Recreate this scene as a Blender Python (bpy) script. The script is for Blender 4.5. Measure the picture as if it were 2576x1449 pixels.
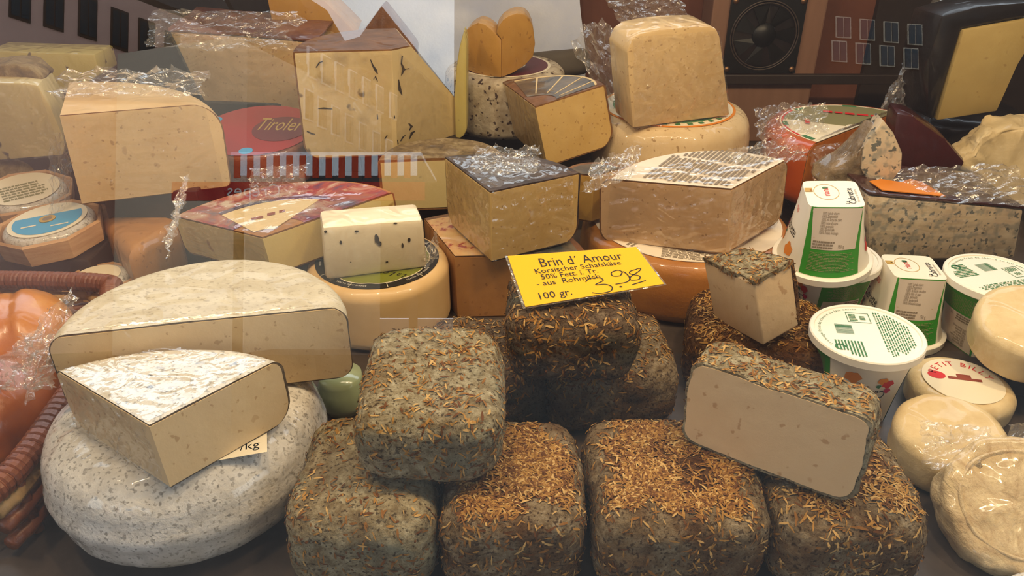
import bpy, bmesh, math, random
from math import sin, cos, tan, pi, radians, atan2, sqrt
from mathutils import Vector as V, Matrix, noise
random.seed(7)
for o in list(bpy.data.objects): bpy.data.objects.remove(o)
SC = bpy.context.scene
COL = SC.collection
# ------------------------------------------------------------------ camera
IW, IH, F = 2576, 1449, 1946.0
PITCH, CH = radians(30), 0.445
cd = bpy.data.cameras.new('camera'); cam = bpy.data.objects.new('camera', cd); COL.objects.link(cam)
cd.sensor_width = 36; cd.lens = F/IW*36; cd.clip_start = .01; cd.clip_end = 400
cam.location = (0, 0, CH); cam.rotation_euler = (radians(90)-PITCH, 0, 0)
SC.camera = cam
# ------------------------------------------------------------------ world, lights, exposure
w = bpy.data.worlds.new('overcast_sky'); SC.world = w; w.use_nodes = True
wb = w.node_tree.nodes['Background']; wb.inputs[0].default_value = (.80, .90, 1.0, 1); wb.inputs[1].default_value = 3.9
def area(name, loc, tgt, sx, sy, power, col):
    l = bpy.data.lights.new(name, 'AREA'); l.shape = 'RECTANGLE'; l.size = sx; l.size_y = sy; l.energy = power; l.color = col
    o = bpy.data.objects.new(name, l); COL.objects.link(o); o.location = loc
    o.rotation_euler = (V(tgt)-V(loc)).to_track_quat('-Z', 'Y').to_euler(); return o
WARM = (1.0, .73, .42)
area('case_strip_lamp', (.05, .44, .98), (.05, .68, 0), 1.3, .05, 4.8, (1.0, .77, .50))
for i, x in enumerate((-.5, -.12, .28, .62)):
    area('case_spot_lamp', (x, .39, .86), (x*.9+.02, .70, .08), .04, .04, 1.9+(.8 if i > 1 else 0), WARM)
SC.view_settings.view_transform = 'Standard'; SC.view_settings.look = 'None'
SC.view_settings.exposure = -0.12; SC.view_settings.gamma = 1.0; SC.view_settings.use_curve_mapping = False
SC.cycles.transparent_max_bounces = 24
# ------------------------------------------------------------------ pixel geometry
CAMP = V((0, 0, CH)); RX = V((1, 0, 0)); FW = V((0, cos(PITCH), -sin(PITCH))); UP = V((0, sin(PITCH), cos(PITCH)))
def ray(x, y): return FW + RX*((x-IW/2)/F) + UP*((IH/2-y)/F)
def up(x, y, z): d = ray(x, y); return CAMP + d*((z-CH)/d.z)
def upy(x, y, Y): d = ray(x, y); return CAMP + d*(Y/d.y)
def upl(x, y, p, n): d = ray(x, y); return CAMP + d*((p-CAMP).dot(n)/d.dot(n))
def proj(p):
    v = V(p)-CAMP; z = v.dot(FW); return (IW/2+F*v.dot(RX)/z, IH/2-F*v.dot(UP)/z)
# ------------------------------------------------------------------ materials
def srgb(r, g, b):
    f = lambda c: c/12.92 if c <= .04045 else ((c+.055)/1.055)**2.4
    return (f(r/255), f(g/255), f(b/255), 1)
MATS = {}
def newmat(name):
    m = bpy.data.materials.new(name); m.use_nodes = True; MATS[name] = m
    nt = m.node_tree; return m, nt, nt.nodes['Principled BSDF']
def N(nt, t, **kw):
    n = nt.nodes.new(t)
    for k, v in kw.items():
        if k in n.inputs: n.inputs[k].default_value = v
        else: setattr(n, k, v)
    return n
def surf(name, cols, scale=30, detail=6, rough=.6, bump=.2, bscale=200, film=0, specks=None, stretch=(1, 1, 1), dist=0, spec=.4,
         veins=None, grain=None, sss=0, band=None, nrough=.6):
    """cols: list of (pos, rgb) ramp over noise; specks: list of (rgb, scale, threshold)"""
    m, nt, b = newmat(name); L = nt.links
    tc = N(nt, 'ShaderNodeTexCoord'); mp = N(nt, 'ShaderNodeMapping'); mp.inputs['Scale'].default_value = stretch
    L.new(tc.outputs['Object'], mp.inputs[0])
    nz = N(nt, 'ShaderNodeTexNoise', Scale=scale, Detail=detail, Roughness=nrough, Distortion=dist); L.new(mp.outputs[0], nz.inputs['Vector'])
    rp = N(nt, 'ShaderNodeValToRGB'); L.new(nz.outputs[0], rp.inputs[0])
    el = rp.color_ramp.elements
    while len(el) < len(cols): el.new(.5)
    for e, (p, c) in zip(el, cols): e.position = p; e.color = srgb(*c)
    out = rp.outputs[0]
    for sp in (specks or []):
        c, s, th = sp[:3]; wd_ = sp[3] if len(sp) > 3 else .05; al = sp[4] if len(sp) > 4 else 1
        v = N(nt, 'ShaderNodeTexNoise', Scale=s, Detail=2.0, Roughness=.5); L.new(mp.outputs[0], v.inputs['Vector'])
        mr = N(nt, 'ShaderNodeMapRange'); mr.inputs[1].default_value = th; mr.inputs[2].default_value = th+wd_; mr.inputs[4].default_value = al
        L.new(v.outputs[0], mr.inputs[0])
        mx = N(nt, 'ShaderNodeMix', data_type='RGBA')
        mx.inputs[7].default_value = srgb(*c); L.new(mr.outputs[0], mx.inputs[0]); L.new(out, mx.inputs[6]); out = mx.outputs[2]
    L.new(out, b.inputs['Base Color'])
    b.inputs['Roughness'].default_value = rough; b.inputs['Specular IOR Level'].default_value = spec
    if sss:
        b.inputs['Subsurface Weight'].default_value = sss; b.inputs['Subsurface Radius'].default_value = (.006, .004, .002); b.inputs['Subsurface Scale'].default_value = 1
    if bump:
        bn = N(nt, 'ShaderNodeTexNoise', Scale=bscale, Detail=5.0, Roughness=.65); L.new(mp.outputs[0], bn.inputs['Vector'])
        bp = N(nt, 'ShaderNodeBump', Strength=bump, Distance=.003); L.new(bn.outputs[0], bp.inputs['Height']); L.new(bp.outputs[0], b.inputs['Normal'])
    if film:
        fm = N(nt, 'ShaderNodeMapping'); fm.inputs['Scale'].default_value = (1, 1, .35); fm.inputs['Rotation'].default_value = (.4, .7, .3)
        L.new(tc.outputs['Object'], fm.inputs[0])
        fn = N(nt, 'ShaderNodeTexNoise', noise_type='RIDGED_MULTIFRACTAL', Scale=30.0, Detail=3.0, Roughness=.5, Distortion=1.0); L.new(fm.outputs[0], fn.inputs['Vector'])
        fb = N(nt, 'ShaderNodeBump', Strength=1.0, Distance=.013 if name.startswith('paste') else .005); L.new(fn.outputs[0], fb.inputs['Height'])
        b.inputs['Coat Weight'].default_value = film; b.inputs['Coat Roughness'].default_value = .07; L.new(fb.outputs[0], b.inputs['Coat Normal'])
    return m
def plain(name, rgb, rough=.5, spec=.4, metal=0, coat=0):
    m, nt, b = newmat(name); b.inputs['Base Color'].default_value = srgb(*rgb); b.inputs['Roughness'].default_value = rough
    b.inputs['Specular IOR Level'].default_value = spec; b.inputs['Metallic'].default_value = metal; b.inputs['Coat Weight'].default_value = coat
    return m
def paste(name, a, c, film=0, **kw):
    k = dict(scale=14, detail=5, rough=.55, bump=.16, bscale=90, film=film); k.update(kw)
    return surf(name, [(.3, a), (.7, c)], **k)
BROWN_PIT = (120, 84, 40)
PIT = lambda c, sc=130: [(c, sc*1.5, .655, .05, .55), (c, sc*.6, .70, .03, .35), (tuple(int(q*.86) for q in c), 16, .48, .3, .25)]
paste('paste_cream', (206, 174, 122), (222, 194, 146), film=.5, specks=PIT((158, 118, 68)))
paste('paste_cream_dry', (208, 178, 130), (222, 196, 152), film=.25, specks=PIT((164, 124, 76)))
paste('paste_sheep', (190, 154, 84), (210, 178, 112), film=.6, specks=PIT((138, 96, 42), 150))
paste('paste_pink', (190, 150, 104), (206, 170, 124), film=.9, specks=PIT((126, 86, 46), 140))
paste('paste_pale', (210, 178, 124), (224, 196, 146), film=.8, specks=PIT((146, 108, 62), 120))
paste('paste_yellow', (184, 142, 62), (202, 162, 84), film=.5, specks=PIT((136, 96, 40)))
paste('paste_gold', (178, 128, 52), (196, 150, 72), film=.4, specks=PIT((130, 84, 34), 110))
paste('paste_hole', (194, 168, 98), (208, 184, 118), film=.6, specks=[((146, 108, 48), 34, .66, .04, .9)])
paste('paste_brin', (204, 172, 128), (216, 188, 146), bump=.3, bscale=60, specks=PIT((160, 116, 66), 90))
paste('paste_tan', (164, 112, 56), (182, 130, 72), film=.5, specks=PIT((120, 76, 36), 90))
paste('paste_orange', (192, 104, 24), (206, 122, 38), film=.5)
paste('paste_white', (236, 218, 182), (244, 230, 198), film=.8)
paste('paste_greenish', (186, 168, 88), (200, 182, 106), film=.7, specks=[((100, 88, 60), 60, .68)])
paste('paste_dull', (176, 150, 88), (190, 166, 104), specks=PIT((150, 120, 70), 60))
surf('paste_vein', [(.3, (206, 180, 126)), (.7, (220, 198, 148))], scale=12, rough=.5, bump=.12, film=.8, specks=[((150, 128, 92), 26, .60, .12, .5), ((84, 66, 54), 40, .69, .04, .8)])
surf('paste_lavender', [(.3, (200, 180, 124)), (.7, (212, 194, 142))], scale=12, rough=.5, bump=.12, film=.8, specks=[((96, 88, 78), 34, .64)])
surf('paste_blue', [(.3, (190, 166, 136)), (.65, (212, 194, 162))], scale=26, rough=.5, bump=.25, film=.8, specks=[((132, 134, 122), 90, .50, .12, .7), ((72, 80, 78), 150, .58, .06, .9), ((150, 130, 104), 30, .55, .2, .5)])
surf('rind_white', [(.25, (178, 172, 162)), (.6, (212, 208, 200))], scale=70, rough=.6, bump=.5, bscale=200, film=.9, specks=[((134, 130, 122), 330, .565, .08, .75), ((200, 182, 146), 9, .52, .2, .5), ((100, 94, 84), 190, .665, .04, .7)])
surf('rind_white_dry', [(.25, (172, 158, 130)), (.6, (196, 184, 156))], scale=40, rough=.7, bump=.35, bscale=180, film=.3, specks=[((142, 128, 100), 260, .57, .1, .6)], stretch=(1, 1.6, 1))
surf('rind_speckle', [(.25, (190, 180, 160)), (.6, (218, 210, 194))], scale=45, rough=.7, bump=.35, bscale=170, film=.7, specks=[((136, 128, 110), 300, .555, .08, .75), ((60, 54, 46), 150, .66, .04, .9)])
surf('rind_edge', [(.3, (50, 40, 30)), (.7, (112, 96, 72))], scale=160, rough=.8, bump=.3)
surf('edge_brown', [(.3, (96, 62, 30)), (.7, (140, 98, 52))], scale=120, rough=.8, bump=.2)
surf('rind_black', [(.3, (26, 16, 10)), (.52, (50, 31, 18)), (.75, (92, 66, 40))], scale=44, rough=.45, bump=.7, bscale=90, film=.4, stretch=(.6, 1.4, 1))
surf('rind_brown', [(.3, (90, 54, 30)), (.7, (136, 90, 52))], scale=40, rough=.6, bump=.3, film=.5)
surf('rind_red', [(.3, (92, 44, 34)), (.7, (140, 86, 62))], scale=26, rough=.5, bump=.4, film=.9)
surf('rind_tan', [(.3, (150, 98, 44)), (.7, (180, 126, 66))], scale=30, rough=.5, bump=.12, bscale=250, film=.4)
surf('rind_orangetan', [(.3, (156, 96, 34)), (.7, (186, 124, 52))], scale=16, rough=.45, bump=.2, bscale=300, film=.35)
surf('rind_orange', [(.3, (172, 70, 16)), (.7, (200, 94, 28))], scale=10, rough=.4, bump=.1, film=.8)
surf('rind_cream', [(.3, (214, 176, 118)), (.7, (228, 194, 142))], scale=14, rough=.4, bump=.06, film=.3)
surf('rind_mottle', [(.3, (150, 132, 104)), (.6, (196, 182, 156))], scale=60, rough=.8, bump=.4, specks=[((64, 44, 30), 130, .60)])
surf('rind_natural', [(.25, (74, 58, 36)), (.5, (120, 98, 64)), (.75, (172, 152, 114))], scale=70, rough=.85, bump=.7, bscale=110, film=.5, dist=.6)
surf('rind_moldy', [(.25, (70, 64, 44)), (.5, (116, 96, 58)), (.75, (160, 140, 96))], scale=50, rough=.85, bump=.7, bscale=100, dist=.8)
surf('rind_ivory', [(.3, (204, 178, 128)), (.7, (224, 202, 156))], scale=36, rough=.7, bump=.35, bscale=130, film=.5, specks=[((190, 160, 112), 60, .55, .2, .5)])
surf('rind_wrinkle', [(.25, (170, 142, 100)), (.7, (216, 194, 150))], scale=80, rough=.7, bump=1.0, bscale=120, film=.7, dist=1.5, stretch=(1, .6, 1))
surf('rind_whitewheel', [(.3, (202, 174, 128)), (.7, (220, 196, 154))], scale=30, rough=.7, bump=.25, film=.4, specks=[((150, 118, 76), 170, .63, .05, .8)], stretch=(1, 1, .6))
surf('wax_black', [(.3, (16, 14, 14)), (.7, (34, 30, 28))], scale=20, rough=.35, bump=.1, film=.4)
surf('wax_wine', [(.3, (50, 12, 12)), (.7, (74, 20, 18))], scale=12, rough=.4, bump=.3, bscale=40, film=.5)
surf('foil_plum', [(.3, (46, 20, 18)), (.6, (72, 36, 30)), (.8, (104, 74, 60))], scale=26, rough=.35, bump=.6, bscale=50, film=.9)
surf('foil_silver', [(.3, (80, 66, 50)), (.7, (160, 138, 106))], scale=40, rough=.3, bump=1.0, bscale=60, film=1)
MOLD = dict(detail=10, rough=.95, bump=1.0, bscale=330, spec=.1, dist=.4, nrough=.72)
surf('mold_grey', [(.25, (78, 64, 44)), (.42, (128, 112, 82)), (.56, (162, 150, 120)), (.75, (200, 190, 160))], scale=120, **MOLD,
     specks=[((104, 82, 52), 24, .50, .16, .65), ((134, 138, 118), 18, .55, .12, .5), ((56, 42, 26), 400, .575, .08, .8)])
surf('mold_mid', [(.25, (70, 54, 34)), (.42, (112, 92, 64)), (.56, (140, 122, 94)), (.75, (178, 164, 136))], scale=120, **MOLD,
     specks=[((88, 58, 30), 24, .47, .16, .75), ((54, 36, 20), 400, .565, .08, .8)])
surf('mold_brown', [(.25, (46, 28, 14)), (.45, (84, 54, 28)), (.65, (120, 90, 58)), (.8, (156, 140, 110))], scale=110, **MOLD,
     specks=[((74, 44, 20), 24, .46, .16, .7), ((46, 28, 14), 380, .55, .08, .8)])
surf('mold_dark', [(.25, (50, 38, 28)), (.45, (92, 74, 56)), (.6, (124, 106, 84)), (.8, (164, 150, 124))], scale=120, **MOLD,
     specks=[((72, 54, 42), 22, .48, .16, .75), ((110, 112, 92), 20, .56, .1, .5), ((46, 30, 18), 400, .565, .08, .8)])
for i, c in enumerate([(160, 118, 58), (132, 90, 42), (98, 60, 26), (188, 152, 94)]): plain('herb_%d' % i, c, .8, .2)
plain('sign_yellow', (244, 184, 0), .35, .5); plain('ink', (22, 18, 14), .6); plain('ink_grey', (130, 116, 98), .7); plain('ink_green', (60, 120, 74), .6)
plain('ink_red', (206, 34, 34), .6); plain('ink_gold', (186, 150, 70), .5); plain('ink_brown', (140, 62, 36), .6); plain('ink_navy', (58, 52, 92), .6); plain('ink_white', (236, 230, 220), .6)
plain('pack_white', (240, 232, 212), .35, .5); plain('pack_green', (52, 140, 34), .35, .5); plain('pack_grey', (206, 192, 176), .4)
plain('lid_white', (244, 238, 222), .32, .5); plain('label_black', (26, 22, 20), .4); plain('label_olive', (118, 124, 38), .4); plain('label_cream', (226, 200, 150), .6)
plain('label_blue', (70, 160, 206), .5); plain('label_ivory', (232, 220, 192), .6); plain('label_plum', (92, 22, 34), .5); plain('label_orange', (222, 132, 32), .5); plain('label_red', (158, 32, 30), .35, coat=.4)
plain('label_darkred', (104, 26, 30), .4, coat=.4); plain('label_sage', (140, 136, 92), .5, coat=.5)
surf('label_purple', [(.35, (66, 52, 92)), (.5, (150, 52, 54)), (.65, (190, 170, 150))], scale=18, rough=.4, bump=0, film=.8, dist=2)
surf('label_slate', [(.4, (52, 58, 62)), (.6, (112, 100, 84))], scale=26, rough=.4, bump=0, film=.8)
surf('label_grape', [(.4, (206, 166, 108)), (.56, (200, 150, 96)), (.62, (150, 60, 44))], scale=60, rough=.5, bump=0, film=.6)
surf('paper_white', [(.3, (226, 212, 192)), (.7, (238, 226, 206))], scale=20, rough=.7, bump=.1, film=.5)
surf('paper_wrap', [(.3, (206, 180, 128)), (.7, (232, 212, 168))], scale=16, rough=.6, bump=.9, bscale=22, film=.3)
surf('napkin', [(.3, (200, 200, 204)), (.7, (214, 214, 216))], scale=60, rough=.9, bump=.5, bscale=300)
surf('sky_reflection_white', [(.3, (196, 208, 240)), (.7, (232, 238, 252))], scale=9, rough=.5, bump=.5, bscale=18)  # pale blue-white of the reflected sky, put into a sheet
surf('wood_thin', [(.3, (186, 140, 96)), (.7, (212, 170, 124))], scale=20, rough=.5, bump=.15, film=.5, stretch=(1, 1, 8))
surf('wicker', [(.3, (92, 44, 16)), (.7, (140, 76, 34))], scale=60, rough=.35, bump=.3, spec=.6)
surf('wicker_pale', [(.3, (170, 130, 78)), (.7, (204, 166, 110))], scale=60, rough=.4, bump=.3)
surf('bread', [(.3, (164, 84, 12)), (.55, (194, 122, 30)), (.75, (220, 168, 74))], scale=14, rough=.3, bump=.1, spec=.6, film=.3)
surf('bread_dark', [(.3, (118, 52, 8)), (.55, (158, 80, 16)), (.75, (188, 116, 40))], scale=14, rough=.3, bump=.1, spec=.6, film=.3)
surf('metal_floor', [(.3, (58, 50, 46)), (.7, (76, 66, 60))], scale=40, rough=.4, bump=.05)
surf('metal_dark', [(.3, (40, 32, 28)), (.7, (52, 42, 36))], scale=20, rough=.5, bump=.05)
surf('panel_brown', [(.3, (128, 96, 78)), (.7, (140, 106, 86))], scale=8, rough=.45, bump=.03, stretch=(6, 1, 1))
surf('wall_brown', [(.3, (96, 56, 42)), (.7, (116, 72, 54))], scale=10, rough=.6, bump=.1)
plain('fan_black', (16, 18, 16), .4); plain('screw', (130, 100, 74), .35, metal=.8); plain('steel', (150, 146, 142), .35, metal=.8); plain('grey_dome', (92, 84, 74), .7)
plain('pink_tag', (206, 20, 90), .5); plain('jar_green', (150, 160, 120), .2, coat=.8); plain('truffle', (42, 30, 22), .7)
plain('facade_pink', (228, 186, 170), .8); plain('facade_beige', (206, 190, 168), .8); plain('roof_dark', (70, 56, 50), .8); plain('win_glass', (40, 62, 72), .2)
plain('win_frame', (236, 236, 236), .5); plain('street', (62, 60, 58), .8); plain('awning_white', (250, 250, 250), .6); plain('awning_red', (206, 70, 34), .6); plain('board_red', (190, 40, 34), .5); plain('sky_blocker', (60, 54, 50), .8)
def film_mat(nm, milk, lo, hi):
    m, nt, b = newmat(nm); L = nt.links; nt.nodes.remove(b); out = nt.nodes['Material Output']
    tr = N(nt, 'ShaderNodeBsdfTransparent'); tr.inputs[0].default_value = (.985, .975, .95, 1)
    gl = N(nt, 'ShaderNodeBsdfGlossy', Roughness=.12); gl.inputs[0].default_value = (1, 1, 1, 1)
    df = N(nt, 'ShaderNodeBsdfDiffuse'); df.inputs[0].default_value = (.8, .76, .7, 1)
    nz = N(nt, 'ShaderNodeTexNoise', Scale=120.0, Detail=3.0); tc = N(nt, 'ShaderNodeTexCoord'); L.new(tc.outputs['Object'], nz.inputs['Vector'])
    bp = N(nt, 'ShaderNodeBump', Strength=.6 if nm == 'film' else .25, Distance=.004); L.new(nz.outputs[0], bp.inputs['Height']); L.new(bp.outputs[0], gl.inputs['Normal'])
    lw = N(nt, 'ShaderNodeLayerWeight', Blend=.25); L.new(bp.outputs[0], lw.inputs['Normal'])
    mr = N(nt, 'ShaderNodeMapRange'); mr.inputs[3].default_value = lo; mr.inputs[4].default_value = hi; L.new(lw.outputs['Facing'], mr.inputs[0])
    a = N(nt, 'ShaderNodeMixShader'); a.inputs[0].default_value = milk; L.new(tr.outputs[0], a.inputs[1]); L.new(df.outputs[0], a.inputs[2])
    c = N(nt, 'ShaderNodeMixShader'); L.new(mr.outputs[0], c.inputs[0]); L.new(a.outputs[0], c.inputs[1]); L.new(gl.outputs[0], c.inputs[2])
    L.new(c.outputs[0], out.inputs[0])
film_mat('film', .10, .07, .55); film_mat('cling', .03, .06, .35)
def pane_mat():
    m, nt, b = newmat('pane_glass'); L = nt.links; nt.nodes.remove(b); out = nt.nodes['Material Output']
    tr = N(nt, 'ShaderNodeBsdfTransparent'); tr.inputs[0].default_value = (.985, .99, .985, 1)
    gl = N(nt, 'ShaderNodeBsdfGlossy', Roughness=0.0); gl.inputs[0].default_value = (1, 1, 1, 1)
    lw = N(nt, 'ShaderNodeLayerWeight', Blend=.5); pw = N(nt, 'ShaderNodeMath', operation='POWER'); pw.inputs[1].default_value = 5; L.new(lw.outputs['Facing'], pw.inputs[0])
    mr = N(nt, 'ShaderNodeMapRange'); mr.inputs[3].default_value = .045; mr.inputs[4].default_value = .6; L.new(pw.outputs[0], mr.inputs[0])
    c = N(nt, 'ShaderNodeMixShader'); L.new(mr.outputs[0], c.inputs[0]); L.new(tr.outputs[0], c.inputs[1]); L.new(gl.outputs[0], c.inputs[2]); L.new(c.outputs[0], out.inputs[0])
pane_mat()
# ------------------------------------------------------------------ object helpers
def thing(name, label, cat, loc=(0, 0, 0), group=None):
    o = bpy.data.objects.new(name, None); COL.objects.link(o); o.location = loc; o.empty_display_size = .02
    o['label'] = label; o['category'] = cat
    if group: o['group'] = group
    return o
def wloc(p):
    v = V((0, 0, 0))
    while p: v = v + p.location; p = p.parent
    return v
def mesh(name, verts, faces, mats, parent=None, idx=None, smooth=False, label=None, kind=None):
    off = wloc(parent) if parent else V((0, 0, 0))
    me = bpy.data.meshes.new(name); me.from_pydata([tuple(V(v)-off) for v in verts], [], faces)
    for m in (mats if isinstance(mats, (list, tuple)) else [mats]): me.materials.append(MATS[m])
    if idx: me.polygons.foreach_set('material_index', idx)
    if smooth: me.polygons.foreach_set('use_smooth', [True]*len(me.polygons))
    me.update()
    o = bpy.data.objects.new(name, me); COL.objects.link(o)
    if parent: o.parent = parent
    if label: o['label'] = label
    if kind: o['kind'] = kind
    return o
def from_bm(name, bm, mats, parent=None, smooth=True, angle=None, label=None, kind=None):
    bm.normal_update(); bm.verts.ensure_lookup_table(); bm.verts.index_update()
    vs = [v.co.copy() for v in bm.verts]; fs = [[v.index for v in f.verts] for f in bm.faces]; ix = [f.material_index for f in bm.faces]
    bm.free()
    o = mesh(name, vs, fs, mats, parent, ix, smooth, label, kind)
    if angle: sharp(o, angle)
    return o
def sharp(o, angle=35):
    me = o.data; bm = bmesh.new(); bm.from_mesh(me); a = radians(angle)
    for e in bm.edges: e.smooth = not (len(e.link_faces) != 2 or e.calc_face_angle(0) > a)
    bm.to_mesh(me); bm.free()
def fbm(p, s, oct=4): return noise.fractal(V(p)*s, 1.0, 2.0, oct)
def frame(n):
    n = V(n).normalized(); x = V((1, 0, 0)); x = (x-n*x.dot(n)).normalized(); return x, n.cross(x), n
def grid_tube(path, radii, seg=10, closed=False):
    verts, faces = [], []; n = len(path)
    for i, p in enumerate(path):
        t = (path[(i+1) % n if closed else min(i+1, n-1)]-path[i-1 if (closed or i) else 0]).normalized()
        a = t.cross(V((0, 0, 1)));  a = V((1, 0, 0)) if a.length < 1e-4 else a.normalized(); b = t.cross(a)
        r = radii[i] if isinstance(radii, (list, tuple)) else radii
        for k in range(seg): verts.append(p+(a*cos(2*pi*k/seg)+b*sin(2*pi*k/seg))*r)
    for i in range(n if closed else n-1):
        for k in range(seg): j = (i+1) % n; faces.append((i*seg+k, i*seg+(k+1) % seg, j*seg+(k+1) % seg, j*seg+k))
    if not closed:
        faces.append(tuple(range(seg))[::-1]); faces.append(tuple(range((n-1)*seg, n*seg)))
    return verts, faces
def lathe(center, prof, seg=72, axis=(0, 0, 1), jit=0, jscale=20, shape=None):
    x, y, n = frame(axis); vs, fs = [], []
    for (r, z) in prof:
        for k in range(seg):
            a = 2*pi*k/seg; rr = r*(shape(a) if shape else 1)
            p = V(center)+(x*cos(a)+y*sin(a))*rr+n*z
            if jit and r > 1e-5: p = p+(p-V(center)).normalized()*fbm(p, jscale)*jit
            vs.append(p)
    m = len(prof)
    for i in range(m-1):
        for k in range(seg): fs.append((i*seg+k, i*seg+(k+1) % seg, (i+1)*seg+(k+1) % seg, (i+1)*seg+k))
    fs.append(tuple(range(seg))[::-1]); fs.append(tuple(range((m-1)*seg, m*seg)))
    return vs, fs
def round_prof(r, h, rt, rb, bulge=0, k=8, rings=5):
    p = [(r*.02, 0)]
    for i in range(k+1): a = pi/2*i/k; p.append((r-rb+rb*sin(a), rb-rb*cos(a)))
    for i in range(1, 5): t = i/5; p.append((r+bulge*sin(pi*t), rb+(h-rb-rt)*t))
    for i in range(k+1): a = pi/2*i/k; p.append((r-rt+rt*cos(a), h-rt+rt*sin(a)))
    for i in range(rings, 0, -1): p.append(((r-rt)*i/(rings+1), h))
    p.append((r*.02, h)); return p
def wheel(name, label, cat, c, r, h, rt, rb, m, axis=(0, 0, 1), bulge=0, jit=0, jscale=25, part='rind', group=None):
    t = thing(name, label, cat, c, group); vs, fs = lathe(c, round_prof(r, h, rt, rb, bulge), 80, axis, jit, jscale)
    mesh(part, vs, fs, m, t, smooth=True); return t
def disc(name, c, r, m, parent, axis=(0, 0, 1), r0=0, th=.0005, seg=64, lift=0, shape=None, a0=0, a1=2*pi):
    """flat disc or ring (paper label, printed ring) of real thickness lying on a surface"""
    x, y, n = frame(axis); vs, fs = [], []; full = abs(a1-a0-2*pi) < 1e-6; cnt = seg if full else seg+1
    for k in range(cnt):
        a = a0+(a1-a0)*k/seg; d = x*cos(a)+y*sin(a); R = r*(shape(a) if shape else 1)
        b = V(c)+n*lift
        vs += [b+d*R, b+d*R+n*th, b+d*r0+n*th, b+d*r0]
    for k in range(seg):
        j = (k+1) % cnt
        for q in range(4): fs.append((k*4+q, j*4+q, j*4+(q+1) % 4, k*4+(q+1) % 4))
    return mesh(name, vs, fs, m, parent)
def prism_poly(pts, n, th):
    m = len(pts); vs = [V(p) for p in pts]+[V(p)-V(n)*th for p in pts]
    fs = [tuple(range(m)), tuple(range(2*m-1, m-1, -1))]+[(i, i+m, (i+1) % m+m, (i+1) % m) for i in range(m)]
    return vs, fs
# ---- wedges cut from a wheel: apex + arc of rind, rounded rim profile
def wedge_body(A, P0, P1, n, h, rt, rb, e=0, cutp=0, zt=0, zb=0, na=22, m=7, jit=0, sweep=1, full=None):
    x, y, n = frame(n); P0 = V(P0); P1 = V(P1); A = V(A)
    l2 = lambda p: ((p-A).dot(x), (p-A).dot(y))
    u0, v0 = l2(P0); u1, v1 = l2(P1); a0 = atan2(v0, u0); a1 = atan2(v1, u1)
    da = (a1-a0) % (2*pi)
    if sweep < 0: da -= 2*pi
    r0 = sqrt(u0*u0+v0*v0); r1 = sqrt(u1*u1+v1*v1)
    bis = a0+da/2; cA = A+(x*cos(bis)+y*sin(bis))*(-cutp/max(.35, abs(sin(da/2))))
    hs = []; K = 7
    for i in range(K+1): a = pi/2*i/K; hs.append((zt+rt*(1-sin(a)) if rt else zt, rt*(1-cos(a)) if rt else 0)) if False else None
    rows = []
    for i in range(K+1):
        a = pi/2*i/K; rows.append((rt-rt*cos(a), rt-rt*sin(a)))       # depth below top, inset
    for i in range(1, 5): rows.append((rt+(h-rt-rb)*i/5, 0))
    for i in range(K+1):
        a = pi/2*(1-i/K); rows.append((h-rb+rb*cos(a), rb-rb*sin(a)))
    rows2 = []
    for d, ins in rows:
        if not rows2 or abs(rows2[-1][0]-d) > 1e-6 or abs(rows2[-1][1]-ins) > 1e-6: rows2.append((d, ins))
    rows = [(min(max(d, zt), h-zb), ins) for d, ins in rows2]
    def arcp(i, d, ins):
        t = i/na; a = a0+da*t; r = r0+(r1-r0)*t
        if full: r *= full(t)
        p = cA+(x*cos(a)+y*sin(a))*(r-e-ins)-n*d
        if jit: p = p+(x*cos(a)+y*sin(a))*fbm(p, 30)*jit
        return p
    bm = bmesh.new()
    def quad(rowsP, mi=0):
        g = [[bm.verts.new(p) for p in r] for r in rowsP]
        for i in range(len(g)-1):
            for j in range(len(g[0])-1):
                try: bm.faces.new((g[i][j], g[i][j+1], g[i+1][j+1], g[i+1][j])).material_index = mi
                except ValueError: pass
    R = [[arcp(i, d, ins) for i in range(na+1)] for d, ins in rows]
    quad(R)
    top = R[0]; bot = R[-1]; aT = cA-n*rows[0][0]; aB = cA-n*rows[-1][0]
    quad([[aT.lerp(p, j/m) for p in top] for j in range(m+1)]); quad([[aB.lerp(p, j/m) for p in bot] for j in range(m+1)])
    for s in (0, na): quad([[(cA-n*d).lerp(R[k][s], j/m) for j in range(m+1)] for k, (d, ins) in enumerate(rows)], 1)
    if jit:
        for v in bm.verts:
            if (v.co-aT).dot(n) > -.0008: v.co += n*fbm(v.co, 35)*jit*.6
    bmesh.ops.remove_doubles(bm, verts=bm.verts, dist=1e-5)
    bmesh.ops.dissolve_degenerate(bm, edges=bm.edges, dist=1e-6)
    bmesh.ops.recalc_face_normals(bm, faces=bm.faces)
    return bm
def solve_col(b, t, z0, ly):
    """column from bottom pixel b on height z0 to top pixel t: returns base point, unit direction, height"""
    B = up(*b, z0); best = None; lx, h = 0.0, .07
    for _ in range(60):
        n = V((lx, ly, 1)).normalized(); p = proj(B+n*h); ex, ey = t[0]-p[0], t[1]-p[1]
        p2 = proj(B+n*(h+.001)); h += max(-.02, min(.02, ey/((p2[1]-p[1])/.001)))
        n = V((lx, ly, 1)).normalized(); p = proj(B+n*h); n3 = V((lx+.01, ly, 1)).normalized(); p3 = proj(B+n3*h)
        lx += max(-.1, min(.1, (t[0]-p[0])/((p3[0]-p[0])/.01)))
    return B, V((lx, ly, 1)).normalized(), h
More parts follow.
